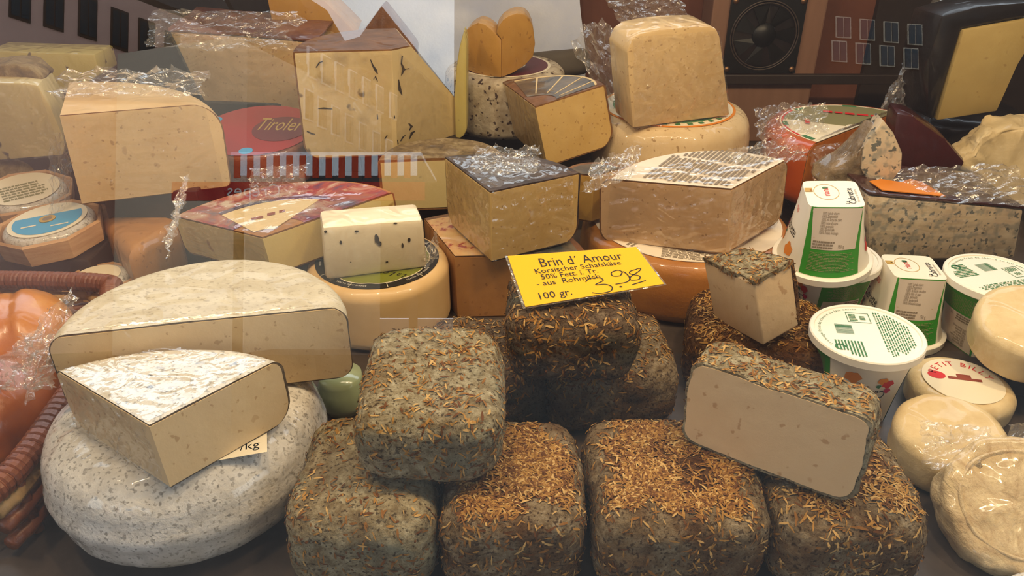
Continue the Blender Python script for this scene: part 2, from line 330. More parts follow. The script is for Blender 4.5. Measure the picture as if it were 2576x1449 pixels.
def wedge(name, label, cat, z0, b, t, p0, p1, rind, pst, rt=.006, rb=.006, e=.0018, ly=0, sweep=1, lean=True, jit=0, h=None, full=None, group=None, na=22, edge='edge_brown'):
    B, n, hh = solve_col(b, t, z0, ly)
    if not lean: n = V((0, ly, 1)).normalized()
    h = h or hh; A = B+n*h
    P0, P1 = upl(*p0, A, n), upl(*p1, A, n)
    T = thing(name, label, cat, B, group)
    from_bm('rind', wedge_body(A, P0, P1, n, h, rt, rb, 0, -.0004, jit=jit, sweep=sweep, full=full, na=na), [rind, edge], T, True, 40)
    from_bm('paste', wedge_body(A, P0, P1, n, h, rt, rb, e, .0002, zt=e, zb=e, sweep=sweep, full=full, na=na), [pst, pst], T, True, 40)
    T_ = dict(T=T, A=A, P0=P0, P1=P1, n=n, h=h, B=B, sweep=sweep)
    return T_
def sector_label(wd, name, m, s0, s1, lift=.0016, parent=None, ts=(0, 1), na=20, th=.0004):
    A, P0, P1, n = wd['A'], wd['P0'], wd['P1'], wd['n']; x, y, n = frame(n)
    l2 = lambda p: ((p-A).dot(x), (p-A).dot(y)); u0, v0 = l2(P0); u1, v1 = l2(P1); a0 = atan2(v0, u0); da = (atan2(v1, u1)-a0) % (2*pi)
    if wd['sweep'] < 0: da -= 2*pi
    r0, r1 = P0.__sub__(A).length, (P1-A).length
    pt = lambda t, s: A+(x*cos(a0+da*t)+y*sin(a0+da*t))*(r0+(r1-r0)*t)*s+n*lift
    tt = [ts[0]+(ts[1]-ts[0])*i/na for i in range(na+1)]
    pts = [pt(t, s1) for t in tt]+([pt(t, s0) for t in reversed(tt)] if s0 > 1e-3 else [A+n*lift])
    vs, fs = prism_poly(pts, n, th)
    return mesh(name, vs, fs, m, parent or wd['T']), pt
# ---- faceted slabs: polygon seen from the front, extruded away
def slab_body(pts, d, bev=.003, seg=2, sub=0, jit=0):
    bm = bmesh.new(); a = [bm.verts.new(p) for p in pts]; b = [bm.verts.new(V(p)+V(d)) for p in pts]; m = len(pts)
    bm.faces.new(a); bm.faces.new(b[::-1])
    for i in range(m): bm.faces.new((a[i], b[i], b[(i+1) % m], a[(i+1) % m]))
    bmesh.ops.recalc_face_normals(bm, faces=bm.faces)
    if bev: bmesh.ops.bevel(bm, geom=list(bm.edges), offset=bev, segments=seg, affect='EDGES', profile=.5, clamp_overlap=True)
    if sub:
        bmesh.ops.triangulate(bm, faces=bm.faces); bmesh.ops.subdivide_edges(bm, edges=bm.edges, cuts=sub, use_grid_fill=True)
        for v in bm.verts: v.co += V((fbm(v.co, 40), fbm(v.co+V((5, 0, 0)), 40), fbm(v.co+V((0, 7, 0)), 40)))*jit
    return bm
def facepts(px, p, n): return [upl(x, y, V(p), V(n)) for x, y in px]
def hexa(top, n, h, bev=.004, taper=1.0, shift=(0, 0, 0)):
    c = sum((V(p) for p in top), V())/len(top); n = V(n)
    bm = bmesh.new(); a = [bm.verts.new(p) for p in top]; b = [bm.verts.new(c+(V(p)-c)*taper-n*h+V(shift)) for p in top]; m = len(top)
    bm.faces.new(a); bm.faces.new(b[::-1])
    for i in range(m): bm.faces.new((a[i], b[i], b[(i+1) % m], a[(i+1) % m]))
    bmesh.ops.recalc_face_normals(bm, faces=bm.faces)
    if bev: bmesh.ops.bevel(bm, geom=list(bm.edges), offset=bev, segments=3, affect='EDGES', profile=.5)
    return bm
# ---- printed text
def text_bm(body, shear=0, res=2):
    cu = bpy.data.curves.new('t', 'FONT'); cu.body = body; cu.size = 1; cu.shear = shear; cu.resolution_u = res; cu.align_x = 'LEFT'
    o = bpy.data.objects.new('t', cu); COL.objects.link(o); dg = bpy.context.evaluated_depsgraph_get(); dg.update()
    me = bpy.data.meshes.new_from_object(o.evaluated_get(dg)); vs = [v.co.copy() for v in me.vertices]; fs = [tuple(p.vertices) for p in me.polygons]
    bpy.data.objects.remove(o); bpy.data.meshes.remove(me); bpy.data.curves.remove(cu); return vs, fs
def text_map(name, body, fn, size, m, parent, u=0, v=0, sx=1, shear=0, align='L', label=None):
    """fn maps flat (u, v) metres onto the printed surface"""
    vs, fs = text_bm(body, shear); wd = max((p.x for p in vs), default=0); o = {'L': 0, 'C': -wd/2, 'R': -wd}[align]
    return mesh(name, [fn(u+(p.x+o)*size*sx, v+p.y*size) for p in vs], fs, m, parent, label=label)
def quad_fn(bl, br, tr, tl, W, H, lift):
    n = (br-bl).cross(tl-bl).normalized()
    def f(u, v):
        s, t = u/W, v/H; return (bl*(1-s)+br*s)*(1-t)+(tl*(1-s)+tr*s)*t+n*lift
    return f
def plane_fn(o, xd, n, lift):
    nn = V(n).normalized(); xd = V(xd); xd = (xd-nn*xd.dot(nn)).normalized(); yd = nn.cross(xd).normalized()
    return lambda u, v: V(o)+xd*u+yd*v+nn*lift
def bars(name, fn, rects, m, parent, kind=None):
    vs, fs = [], []
    for (u, v, w_, h_) in rects:
        k = len(vs); vs += [fn(u, v), fn(u+w_, v), fn(u+w_, v+h_), fn(u, v+h_)]; fs.append((k, k+1, k+2, k+3))
    return mesh(name, vs, fs, m, parent, kind=kind)
def fineprint(u0, v0, W, H, rows, rng, fill=.62, word=(.05, .16)):
    out = []; dv = H/rows
    for r in range(rows):
        u = 0; end = W*rng.uniform(.8, 1)
        while u < end:
            wd = W*rng.uniform(*word); wd = min(wd, end-u)
            if wd > W*.01: out.append((u0+u, v0+H-(r+1)*dv, wd, dv*fill))
            u += wd+W*.02
    return out
def text_arc(name, body, fn, R, size, a_mid, m, parent, cw=True, spread=1.1, inward=False):
    glyphs = []; tot = 0
    for ch in body:
        if ch == ' ': glyphs.append((None, .35)); tot += .35; continue
        vs, fs = text_bm(ch); w0 = max(p.x for p in vs); glyphs.append(((vs, fs), w0+.12)); tot += w0+.12
    VS, FS = [], []; s = -tot/2
    for g, adv in glyphs:
        if g:
            vs, fs = g; k = len(VS); mid = s+adv/2; a = a_mid-(mid*size*spread/R)*(1 if not inward else -1)
            for p in vs:
                du = (p.x-(adv-.12)/2)*size; dv = p.y*size
                if inward: du, dv = -du, -dv
                rr = R+dv; aa = a
                VS.append(fn(rr*cos(aa)+du*sin(aa), rr*sin(aa)-du*cos(aa)))
            FS += [tuple(i+k for i in f) for f in fs]
        s += adv
    return mesh(name, VS, FS, m, parent)
# ---- clear film crumples
def crumple(parent, c, xd, yd, sx, sy, amp, seed, name='film_crumple', nx=26, ny=20, fold=14):
    c, xd, yd = V(c), V(xd).normalized(), V(yd).normalized(); n = xd.cross(yd).normalized(); vs, fs = [], []; off = V((seed*3.1, seed*1.7, 0))
    for j in range(ny+1):
        for i in range(nx+1):
            u, v = i/nx-.5, j/ny-.5; edge = 1+.22*noise.noise(V((atan2(v, u)*1.6, seed, 0)))
            q = V((u*fold*.6, v*fold*.5, 0))+off
            hgt = (abs(noise.noise(q))+.6*abs(noise.noise(q*2.3))-.45)*amp+.5*amp*noise.noise(q*.5)
            vs.append(c+xd*u*sx*edge+yd*v*sy*edge+n*hgt+xd*noise.noise(q*1.3+V((9, 9, 9)))*amp*.5)
    for j in range(ny):
        for i in range(nx):
            k = j*(nx+1)+i; fs.append((k, k+1, k+nx+2, k+nx+1))
    return mesh(name, vs, fs, 'film', parent)
def film_sheet(parent, q, amp, seed, fu=5, fv=5, lift=.0012, nx=56, ny=40):
    """clinging clear film over a four-cornered face: flat with sharp creases"""
    a, b, c, d = [V(p) for p in q]; n = (b-a).cross(d-a).normalized(); n = n if n.dot(CAMP-a) > 0 else -n; vs, fs = [], []; of = V((seed*7.3, seed*2.9, seed))
    for j in range(ny+1):
        for i in range(nx+1):
            s, t = i/nx, j/ny; p = (a*(1-s)+b*s)*(1-t)+(d*(1-s)+c*s)*t; w_ = noise.noise(V((s*2, t*2, seed)))
            k = V((s*fu+w_*1.2, t*fv-w_, 0))+of; rdg = (1-abs(noise.noise(k)))**5+.6*(1-abs(noise.noise(k*2.1+V((3, 1, 0)))))**6
            vs.append(p+n*(lift+amp*rdg*(.4+.6*abs(noise.noise(V((s*3, t*3, seed+5)))))))
    for j in range(ny):
        for i in range(nx): k = j*(nx+1)+i; fs.append((k, k+1, k+nx+2, k+nx+1))
    return mesh('film_wrap', vs, fs, 'cling', parent, smooth=True)
def film_faces(w, which, amp, seed, **kw):
    A, P0, P1, n, h = w['A'], w['P0'], w['P1'], w['n'], w['h']; dn = n*h*-.97
    if 'L' in which: film_sheet(w['T'], [A+dn, P0.lerp(A, .06)+dn, P0.lerp(A, .10), A], amp, seed, **kw)
    if 'R' in which: film_sheet(w['T'], [A+dn, P1.lerp(A, .06)+dn, P1.lerp(A, .10), A], amp, seed+1, **kw)
    if 'T' in which: film_sheet(w['T'], [A+n*.001, P0.lerp(A, .1)+n*.001, A+(P0-A)*.62+(P1-A)*.62+n*.001, P1.lerp(A, .1)+n*.001], amp, seed+2, **kw)
# ---- herb-crusted sheep cheese blocks
HM = ['herb_0', 'herb_1', 'herb_2', 'herb_3']
def block_pts(sx, sy, h, rc, re, nn=30, jit=.0022, seed=0, bulge=.04, nz=12):
    """rounded square loaf on z=0 around the origin"""
    bm = bmesh.new(); bmesh.ops.create_cube(bm, size=2)
    bmesh.ops.subdivide_edges(bm, edges=bm.edges, cuts=nn-1, use_grid_fill=True)
    for v in bm.verts:
        x, y, z = v.co; hx, hy, hz = sx/2, sy/2, h/2
        q = V((x*hx, y*hy, z*hz)); inner = V((max(-hx+rc, min(hx-rc, q.x)), max(-hy+rc, min(hy-rc, q.y)), 0))
        dz = max(-hz+re, min(hz-re, q.z)); dxy = V((q.x-inner.x, q.y-inner.y, 0))
        # horizontal rounding
        l = dxy.length
        if l > 1e-6:
            mx = max(abs(dxy.x), abs(dxy.y)); dxy = dxy*(mx/l)
        rxy = dxy.length; out = dxy.normalized() if rxy > 1e-6 else V((0, 0, 0)); ez = q.z-dz
        fr = max(0, rxy-(rc-re)); 
        l2 = sqrt(fr*fr+ez*ez)
        if l2 > re*1e-3:
            mm = max(fr, abs(ez)); fr2, ez2 = fr*mm/l2, ez*mm/l2
        else: fr2, ez2 = fr, ez
        rr = rxy-fr+fr2
        p = V((inner.x, inner.y, 0))+out*rr+V((0, 0, dz+ez2))
        k = 1+bulge*(1-(p.z/hz)**2); p.x *= k; p.y *= k
        d = fbm(p+V((seed*1.3, seed, 0)), 45, 4)*jit+fbm(p+V((seed, 0, 3)), 12, 2)*jit*1.6+fbm(p+V((seed, 0, 3)), 170, 2)*jit*.35
        p += p.normalized()*d
        v.co = p+V((0, 0, hz))
    return bm
def flakes(bm, cnt, rng, dens, L=(.0025, .0078), W=(.0004, .0010), col=(4, 5, 3, 2), lift=.0006, up_=.25):
    """dried herb needles lying on the crust: returns verts, faces, material indices"""
    bm.faces.ensure_lookup_table(); bm.normal_update(); fl = list(bm.faces); wt = [f.calc_area()*max(0, dens(f)) for f in fl]
    vs, fs, ix = [], [], []
    for f in rng.choices(fl, wt, k=cnt):
        a, b, c = f.verts[0].co, f.verts[1].co, f.verts[-1].co; p = a+(b-a)*rng.random()+(c-a)*rng.random(); n = f.normal
        t = V((rng.gauss(0, 1), rng.gauss(0, 1), rng.gauss(0, 1))); t = (t-n*t.dot(n)).normalized(); t = (t+n*rng.uniform(-.05, up_)).normalized(); s = n.cross(t).normalized()
        l, w_ = rng.uniform(*L), rng.uniform(*W); k = len(vs); bend = n*rng.uniform(-.0002, .0009)
        p = p+n*lift
        vs += [p-t*l/2-s*w_*.5, p-t*l/2+s*w_*.5, p+s*w_+bend, p-s*w_+bend, p+t*l/2+s*w_*.4, p+t*l/2-s*w_*.4]
        fs += [(k, k+1, k+2, k+3), (k+3, k+2, k+4, k+5)]; m = rng.choices((0, 1, 2, 3), col)[0]; ix += [m, m]
    return vs, fs, ix
def xform(bm, M): bmesh.ops.transform(bm, matrix=M, verts=bm.verts)
def herb_block(label, c, sx, sy, h, yaw, mold, seed, nfl, top=1.0, side=.35, tilt=(0, 0), rc=.022, re=.016, L=(.0025, .0078), col=(4, 5, 3, 2), brown=0):
    T = thing('herb_crusted_cheese', label, 'cheese', c, 'herb crusted sheep cheese blocks')
    bm = block_pts(sx, sy, h, rc, re, seed=seed)
    M = Matrix.Translation(V(c)) @ Matrix.Rotation(tilt[0], 4, 'X') @ Matrix.Rotation(tilt[1], 4, 'Y') @ Matrix.Rotation(yaw, 4, 'Z'); xform(bm, M)
    rng = random.Random(seed); Mi = M.inverted()
    def core(q):
        p = Mi @ q; e = min(sx/2-abs(p.x), sy/2-abs(p.y))+.016*noise.noise(q*40+V((seed, 2, 0)))+.008*noise.noise(q*110)
        return max(0, min(1, (e-.010)/.012))
    def dens(f):
        q = f.calc_center_median(); n = noise.noise(q*28+V((seed, 0, 0)))+.35
        b = side+(top-side)*(core(q) if brown else 1) if f.normal.z > .7 else side
        return b*max(.06, n+.2)
    bm.normal_update()
    if brown:
        for f_ in bm.faces:
            if f_.normal.z > .7 and core(f_.calc_center_median())*brown > .45: f_.material_index = 1
    f = flakes(bm, nfl, rng, dens, L=L, col=col)
    from_bm('crust', bm, [mold, 'mold_brown'], T)
    mesh('herb_needles', f[0], f[1], HM, T, f[2], kind='stuff', label='dried brown herb needles')
    return T
# ================================================================== the display case
def box(name, x0, x1, y0, y1, z0, z1, m, parent=None, kind=None, label=None, bev=0):
    bm = bmesh.new(); bmesh.ops.create_cube(bm, size=1)
    for v in bm.verts: v.co = V(((x0+x1)/2+v.co.x*(x1-x0), (y0+y1)/2+v.co.y*(y1-y0), (z0+z1)/2+v.co.z*(z1-z0)))
    if bev: bmesh.ops.bevel(bm, geom=list(bm.edges), offset=bev, segments=2, affect='EDGES', profile=.5)
    return from_bm(name, bm, m, parent, False, label=label, kind=kind)
def struct(o, label=None):
    o['kind'] = 'structure'
    if label: o['label'] = label
    return o
YB = 1.34
struct(box('floor', -1.0, 1.0, .10, YB, -.02, 0, 'metal_floor'), 'dark metal deck of the display case')
struct(box('wall_back', -1.0, 1.0, YB, YB+.03, -.02, .62, 'wall_brown'), 'brown back panel of the display case')
struct(box('wall_left', -1.03, -1.0, .10, YB, -.02, .62, 'metal_dark'), 'dark side panel of the display case')
struct(box('wall_right', 1.0, 1.03, .10, YB, -.02, .62, 'metal_dark'), 'dark side panel of the display case')
struct(box('trim_1', -1.0, 1.0, .272, .300, 0, .004, 'steel'), 'metal strip along the front edge of the deck')
struct(box('dark_sheet_1', .60, .999, YB-.012, YB-.0005, 0, .6, 'metal_dark'), 'dark sheet over the back panel beside the fan box'); struct(box('dark_sheet_2', -.999, -.37, YB-.012, YB-.0005, 0, .6, 'metal_dark'), 'dark sheet on the back panel behind the pale wedges')  # dark sheets laid over the brown panel to make it darker
# front glass leaning back
PT = radians(16); PN = V((0, -cos(PT), sin(PT))); PP = V((0, .20, .25))
def pane_pt(x, z): return V((x, PP.y+(z-PP.z)*tan(PT), z))
vs, fs = prism_poly([pane_pt(-1, 0), pane_pt(1, 0), pane_pt(1, .78), pane_pt(-1, .78)], -PN, .005)
struct(mesh('window_1', vs, fs, 'pane_glass'), 'clear leaning front glass of the display case')
RZ = [0]
def riser(x0, x1, y0, y1, z, m='metal_dark'): struct(box('display_riser', x0, x1, y0, y1, 0, z, m, bev=.002), 'dark display riser under the cheeses')

# ================================================================== white wheel with the speckled wedge and half wheel (front basket side)
W1C = V((-.2462, .4561, 0))
w1 = wheel('round_cheese', 'large white film-wrapped cheese wheel under the speckled wedge', 'cheese', W1C, .0997, .085, .03, .034, 'rind_white', bulge=.003, jit=.0025, jscale=14)
st = plane_fn(up(588, 1140, .0852), V((1, .28, 0)), (0, 0, 1), .0012)
lab = bars('price_sticker', st, [(-.03, -.006, .052, .02)], 'label_ivory', w1); text_map('printed_text', '/kg', st, .011, 'ink', lab, .004, 0)
def wedgeA(name, label, cat, z0, h, t, p0, p1, rind, pst, ly=0, lx=0, edge='edge_brown', **kw):
    """wedge whose top corner pixel, support height and thickness are known"""
    n = V((lx, ly, 1)).normalized(); A = up(t[0], t[1], z0+h*n.z); B = A-n*h; P0, P1 = upl(*p0, A, n), upl(*p1, A, n)
    g = dict(rt=.006, rb=.006, e=.0018, sweep=-1, jit=0, full=None, na=22); grp = kw.pop('group', None); g.update(kw)
    e = g.pop('e'); T = thing(name, label, cat, B, grp); rt, rb, jit = g.pop('rt'), g.pop('rb'), g.pop('jit')
    from_bm('rind', wedge_body(A, P0, P1, n, h, rt, rb, 0, -.0004, jit=jit, **g), [rind, edge], T, True, 40)
    from_bm('paste', wedge_body(A, P0, P1, n, h, rt, rb, e, .0002, zt=e, zb=e, **g), [pst, pst], T, True, 40)
    return dict(T=T, A=A, P0=P0, P1=P1, n=n, h=h, B=B, sweep=g['sweep'])
w2 = wedge('cheese_wedge', 'pale cheese wedge with black-speckled white rind on the white wheel', 'cheese', .085, (430, 1228), (375, 1070), (134, 925), (706, 900),
           'rind_speckle', 'paste_cream_dry', rt=.010, rb=.018, sweep=-1, jit=.0008, full=lambda t: 1-.14*sin(pi*t), edge='rind_edge', e=.0013)
w3 = wedgeA('half_round_cheese', 'half wheel with smooth grey-white rind standing over the white wheel', 'cheese', .086, .064, (484, 808), (108, 850), (872, 770),
            'rind_white_dry', 'paste_cream', rt=.014, rb=.014, jit=.0008, edge='rind_edge', e=.0013)
# ================================================================== centre
ll = wheel('round_cheese', 'small cream cheese wheel with green and black round label', 'cheese', (-.1395, .710, 0), .0735, .07, .012, .012, 'rind_cream')
LLc = V((-.1395, .710, .07))
lb = disc('label', LLc, .0635, 'label_black', ll, lift=.0002)
scal = lambda a: 1-.028*abs(sin(a*5))**6
disc('label_rim', LLc, .0545, 'label_ivory', lb, lift=.0007, th=.0003, shape=scal, seg=160); disc('label_centre', LLc, .0535, 'label_olive', lb, lift=.001, th=.0003, shape=scal, seg=160)
flip = plane_fn(LLc, (-.94, .34, 0), (0, 0, 1), .0015)
text_map('printed_text', 'La', flip, .011, 'ink', lb, -.046, .022, shear=.3); text_map('printed_text', 'Leyenda', flip, .013, 'ink', lb, -.034, .022, shear=.3)
text_map('printed_text', 'OVEJA', flip, .014, 'ink', lb, .0, .002)
bars('printed_line', flip, [(-.03, .018, .05, .0006)], 'ink', lb); bars('printed_line', flip, [(-.02, -.002, .06, .0006)], 'ink', lb)
for k in range(10): bars('ring_mark', plane_fn(LLc, (cos(k*.628), sin(k*.628), 0), (0, 0, 1), .0009), [(.0555, -.0003, .0075, .0006)], 'label_ivory', lb)
for k in range(5): text_arc('printed_text', 'BREBIS AUX OLIVES', plane_fn(LLc, (1, 0, 0), (0, 0, 1), .001), .0572, .0032, -1.885-k*1.2566, 'ink_white', lb, spread=1.0)
# truffle block on the small wheel
def slab2(name, label, cat, z0, b0, t0, b1, t1, depth, mats, ly=0, bev=.003, group=None, part='paste', ddir=None):
    B0, n0, h0 = solve_col(b0, t0, z0, ly); B1, n1, h1 = solve_col(b1, t1, z0, ly)
    A0, A1 = B0+n0*h0, B1+n1*h1; d = (B1-B0).cross(V((0, 0, 1))).normalized()*-1
    if ddir: d = V(ddir).normalized()
    T = thing(name, label, cat, (B0+B1)/2, group); from_bm(part, slab_body([B0, B1, A1, A0], d*depth, bev), mats, T, True, 30)
    return dict(T=T, B0=B0, B1=B1, A0=A0, A1=A1, d=d, depth=depth)
tb = slab2('truffle_cheese_block', 'white cheese block with black truffle flecks on the green-labelled wheel', 'cheese', .0716, (820, 706), (810, 572), (1076, 673), (1064, 552), .042, 'paste_white', bev=.004)
fq = quad_fn(tb['B0'], tb['B1'], tb['A1'], tb['A0'], 1, 1, .0003)
rg = random.Random(3)
for (u, v, a, b) in [(.17, .70, .012, .035), (.33, .88, .02, .02), (.52, .70, .02, .10), (.545, .60, .018, .06), (.84, .62, .014, .05), (.77, .52, .01, .05), (.60, .22, .014, .02), (.03, .92, .015, .03), (.72, .97, .02, .015), (.25, .3, .006, .012)]:
    pts = [fq(u+a*cos(k*pi/5)*rg.uniform(.7, 1.2), v+b*sin(k*pi/5)*rg.uniform(.7, 1.2)) for k in range(10)]
    nn = -tb['d']; vs, fs = prism_poly([p+nn*.0003 for p in pts], nn, .0004); mesh('truffle_fleck', vs, fs, 'truffle', tb['T'])
# printed wheel wedge under the black-rind wedge
pw = wedge('cheese_wedge', 'tan cheese wedge with grape-printed top under the black-rind wedge', 'cheese', 0, (1152, 800), (1145, 645), (1066, 548), (1478, 638), 'rind_brown', 'paste_tan', rt=.003, rb=.005, sweep=-1)
sector_label(pw, 'label', 'label_grape', 0, .9, .0008)
sector_label(pw, 'dark_label_band', 'label_slate', .55, .93, .0014, ts=(.55, 1))
bk = wedge('cheese_wedge', 'yellow sheep cheese wedge with black wrinkled rind wrapped in film', 'cheese', .078, (1237, 660), (1233, 482), (1118, 394), (1460, 434), 'rind_black', 'paste_sheep', rt=.003, rb=.02, sweep=-1, jit=.0008, edge='rind_black')
# tall holed wedge with printed purple label
tw = wedge('cheese_wedge', 'holed yellow cheese wedge with purple and blue printed rind label', 'cheese', .0715, (688, 695), (660, 597), (436, 543), (990, 482), 'rind_tan', 'paste_hole', rt=.004, rb=.012, sweep=-1)
lab, pt = sector_label(tw, 'label', 'label_purple', .30, .96, .0006); sector_label(tw, 'label_oval', 'label_cream', .12, .62, .0011, parent=lab, ts=(.12, .75)); sector_label(tw, 'label_band', 'ink_navy', .63, .68, .0012, parent=lab, ts=(.12, .78))
tf = plane_fn(tw['A'], V((1, .3, 0)), tw['n'], .0016)
text_map('printed_text', 'Bergkäse', tf, .016, 'ink_brown', lab, -.03, .048, shear=.2) if False else bars('printed_mark', tf, [(-.01, .045, .012, .006), (.006, .048, .008, .007), (.018, .05, .006, .006)], 'ink_brown', lab)
riser(-.32, -.235, .725, .79, .07)
# ================================================================== orange wheel, pink half wheel
ow = wheel('round_cheese', 'amber-rind cheese wheel with white paper disc under the pink half wheel', 'cheese', (.1968, .7968, 0), .1167, .075, .016, .02, 'rind_orangetan', bulge=.002)
OWC = V((.1968, .7968, .075)); lb = disc('paper_label', OWC, .1045, 'paper_white', ow, lift=.0002)
rg = random.Random(5)
of = plane_fn(OWC, (1, -.25, 0), (0, 0, 1), .0009)
bars('fine_print', of, fineprint(-.02, -.1, .05, .02, 8, rg), 'ink_grey', lb, kind='stuff'); bars('fine_print', plane_fn(OWC, (.7, .7, 0), (0, 0, 1), .0009), fineprint(-.1, .0, .03, .01, 2, rg), 'ink_grey', lb, kind='stuff')
pk = wedge('cheese_wedge', 'large pinkish half cheese with paper text label on top, wrapped in film', 'cheese', .079, (1825, 640), (1840, 475), (1508, 448), (1985, 398), 'rind_tan', 'paste_pink', rt=.014, rb=.014, sweep=-1, ly=0)
lb, pt = sector_label(pk, 'paper_label', 'paper_white', 0, .90, .0005)
x_, y_, n_ = frame(pk['n'])
pf = plane_fn(pk['A']+pk['n']*.0006, (pk['A']-(pk['P0']+pk['P1'])/2).cross(pk['n'])*-1+V((0, .06, 0)), pk['n'], .0010)
lines = [r for k in range(5) for r in fineprint(-.10+k*.040, -.01, .037, .10, 20, rg)]
def in_sector(p):
    v = p-pk['A']; a_, b_ = pk['P0']-pk['A'], pk['P1']-pk['A']; return v.length < .80*a_.length and a_.cross(v).z < -.0004 and v.cross(b_).z < -.0004
lines = [q for q in lines if all(in_sector(pf(q[0]+i*q[2], q[1]+j*q[3])) for i in (0, 1) for j in (0, 1))]
bars('fine_print', pf, lines, 'ink_grey', lb, kind='stuff')
# ================================================================== herb-crusted blocks
def blk(label, l, r, z0, depth, h, mold, seed, nfl, zfrac=.6, yawadd=0, **kw):
    L, R = up(*l, z0+zfrac*h), up(*r, z0+zfrac*h); d = R-L; yaw = atan2(d.y, d.x)+yawadd; sx = d.length/1.05
    c = (L+R)/2+V((-sin(yaw), cos(yaw), 0))*(depth/2*1.04); return herb_block(label, V((c.x, c.y, z0)), sx, depth, h, yaw, mold, seed, nfl, **kw)
b1 = blk('grey moldy herb block on the deck beside the white wheel', (700, 1400), (1088, 1400), 0, .112, .070, 'mold_grey', 1, 1100, top=.5, side=.4, L=(.002, .007))
b2 = blk('herb block thickly strewn with brown needles, on the deck between two blocks', (1094, 1400), (1482, 1400), 0, .110, .070, 'mold_mid', 2, 4600, top=3, side=.14, brown=1)
b3 = blk('broad herb block with needle-covered top, under the cut half block', (1492, 1400), (1955, 1400), 0, .110, .070, 'mold_mid', 3, 5200, top=3, side=.16, brown=1)
b4 = blk('herb block with pale needles on the deck beside the wrapped goat cheeses', (1962, 1400), (2362, 1400), 0, .115, .066, 'mold_mid', 4, 3000, top=1.8, side=.3, col=(5, 3, 2, 5), brown=.6)
b5 = blk('grey green moldy block stacked over two front herb blocks', (873, 1125), (1268, 1125), .073, .108, .060, 'mold_grey', 5, 1500, top=.7, side=.7, L=(.002, .007), tilt=(radians(3), 0))
b7 = blk('herb block beneath the price card block, touching the pale half block', (1385, 1020), (1724, 1000), 0, .105, .062, 'mold_mid', 7, 1300, top=1, side=.4)
b8 = blk('dark herb block tucked behind the stacked grey green block', (1050, 1015), (1380, 1015), 0, .105, .062, 'mold_dark', 8, 900, top=1, side=.3)
b6 = blk('herb block carrying the yellow price card', (1275, 880), (1614, 880), .066, .100, .062, 'mold_dark', 6, 1700, top=1, side=.7)
b9 = blk('herb block under the small upright cheese quarter', (1716, 905), (2100, 960), 0, .10, .062, 'mold_brown', 9, 1800, top=1.5, side=.3)
def cut_block(label, Lp, Rp, z0, h, depth, mold, seed, nfl, name='cut_herb_cheese', bulge=.05, lean=0):
    L, R = up(*Lp, z0), up(*Rp, z0); d = R-L; yaw = atan2(d.y, d.x); c = (L+R)/2
    T = thing(name, label, 'cheese', V((c.x, c.y, z0)), None)
    M = Matrix.Translation(V((c.x, c.y, z0))) @ Matrix.Rotation(yaw, 4, 'Z') @ Matrix.Rotation(lean, 4, 'X')
    for part in ('crust', 'paste'):
        bm = block_pts(d.length/1.05-(.004 if part == 'paste' else 0), 2*depth, h-(.004 if part == 'paste' else 0), .013, .008, seed=seed, bulge=bulge, jit=.002 if part == 'crust' else .0012)
        if part == 'paste': bmesh.ops.translate(bm, vec=(0, 0, .002), verts=bm.verts)
        y0 = 0 if part == 'crust' else -.0005
        bmesh.ops.bisect_plane(bm, geom=list(bm.verts)+list(bm.edges)+list(bm.faces), plane_co=(0, y0, 0), plane_no=(0, -1, 0), clear_outer=True)
        bmesh.ops.holes_fill(bm, edges=[e for e in bm.edges if e.is_boundary]); bmesh.ops.recalc_face_normals(bm, faces=bm.faces); xform(bm, M)
        if part == 'crust':
            fl = flakes(bm, nfl, random.Random(seed), lambda f: (1 if f.normal.z > .6 else .5)*(0 if f.calc_area() > .001 else 1)); 
        from_bm(part, bm, mold if part == 'crust' else 'paste_brin', T, True, 40)
    mesh('herb_needles', fl[0], fl[1], HM, T, fl[2], kind='stuff', label='dried brown herb needles')
    return T
hb = cut_block('half herb block with its broad pale cut face exposed', (1706, 1100), (2146, 1272), .0735, .070, .038, 'mold_grey', 11, 900)
# quarter of a block standing on block nine
B, n, h = solve_col((1920, 873), (1895, 712), .0665, 0)
A = B+n*h; top = [A, upl(1992, 660, A, n), upl(1872, 630, A, n), upl(1768, 652, A, n)]
qt = thing('cut_herb_cheese', 'small upright quarter of herb cheese with two cut faces', 'cheese', B)
from_bm('paste', hexa(top, n, h-.001, .0025), 'paste_brin', qt, True, 30)
bm = bmesh.new(); c = sum(top, V())/4; tp = [bm.verts.new(p+(p-c)*.02+n*.0022) for p in top]; lo = [bm.verts.new(p+(p-c)*.02-n*.002) for p in top]
bm.faces.new(tp); bm.faces.new(lo[::-1])
for i in range(4): bm.faces.new((tp[i], lo[i], lo[(i+1) % 4], tp[(i+1) % 4]))
bmesh.ops.recalc_face_normals(bm, faces=bm.faces); bmesh.ops.subdivide_edges(bm, edges=bm.edges, cuts=14, use_grid_fill=True)
for v in bm.verts: v.co += (v.co-c).normalized()*fbm(v.co, 60)*.0025
fl = flakes(bm, 260, random.Random(12), lambda f: 1)
from_bm('top_crust', bm, 'mold_grey', qt)
bm = bmesh.new(); s0, s1 = top[1], top[2]; dn = -n*(h-.001); out = (s1-s0).cross(n).normalized()*-1
out = out if out.dot(s0-c) > 0 else -out
q = [s0+n*.001, s1+n*.001, s1+dn, s0+dn]; a = [bm.verts.new(p+out*.0028) for p in q]; b = [bm.verts.new(p-out*.001) for p in q]
bm.faces.new(a); bm.faces.new(b[::-1])
for i in range(4): bm.faces.new((a[i], b[i], b[(i+1) % 4], a[(i+1) % 4]))
bmesh.ops.recalc_face_normals(bm, faces=bm.faces); bmesh.ops.subdivide_edges(bm, edges=bm.edges, cuts=10, use_grid_fill=True)
for v in bm.verts: v.co += out*fbm(v.co, 60)*.0015
f2 = flakes(bm, 160, random.Random(13), lambda f: 1, up_=.8)
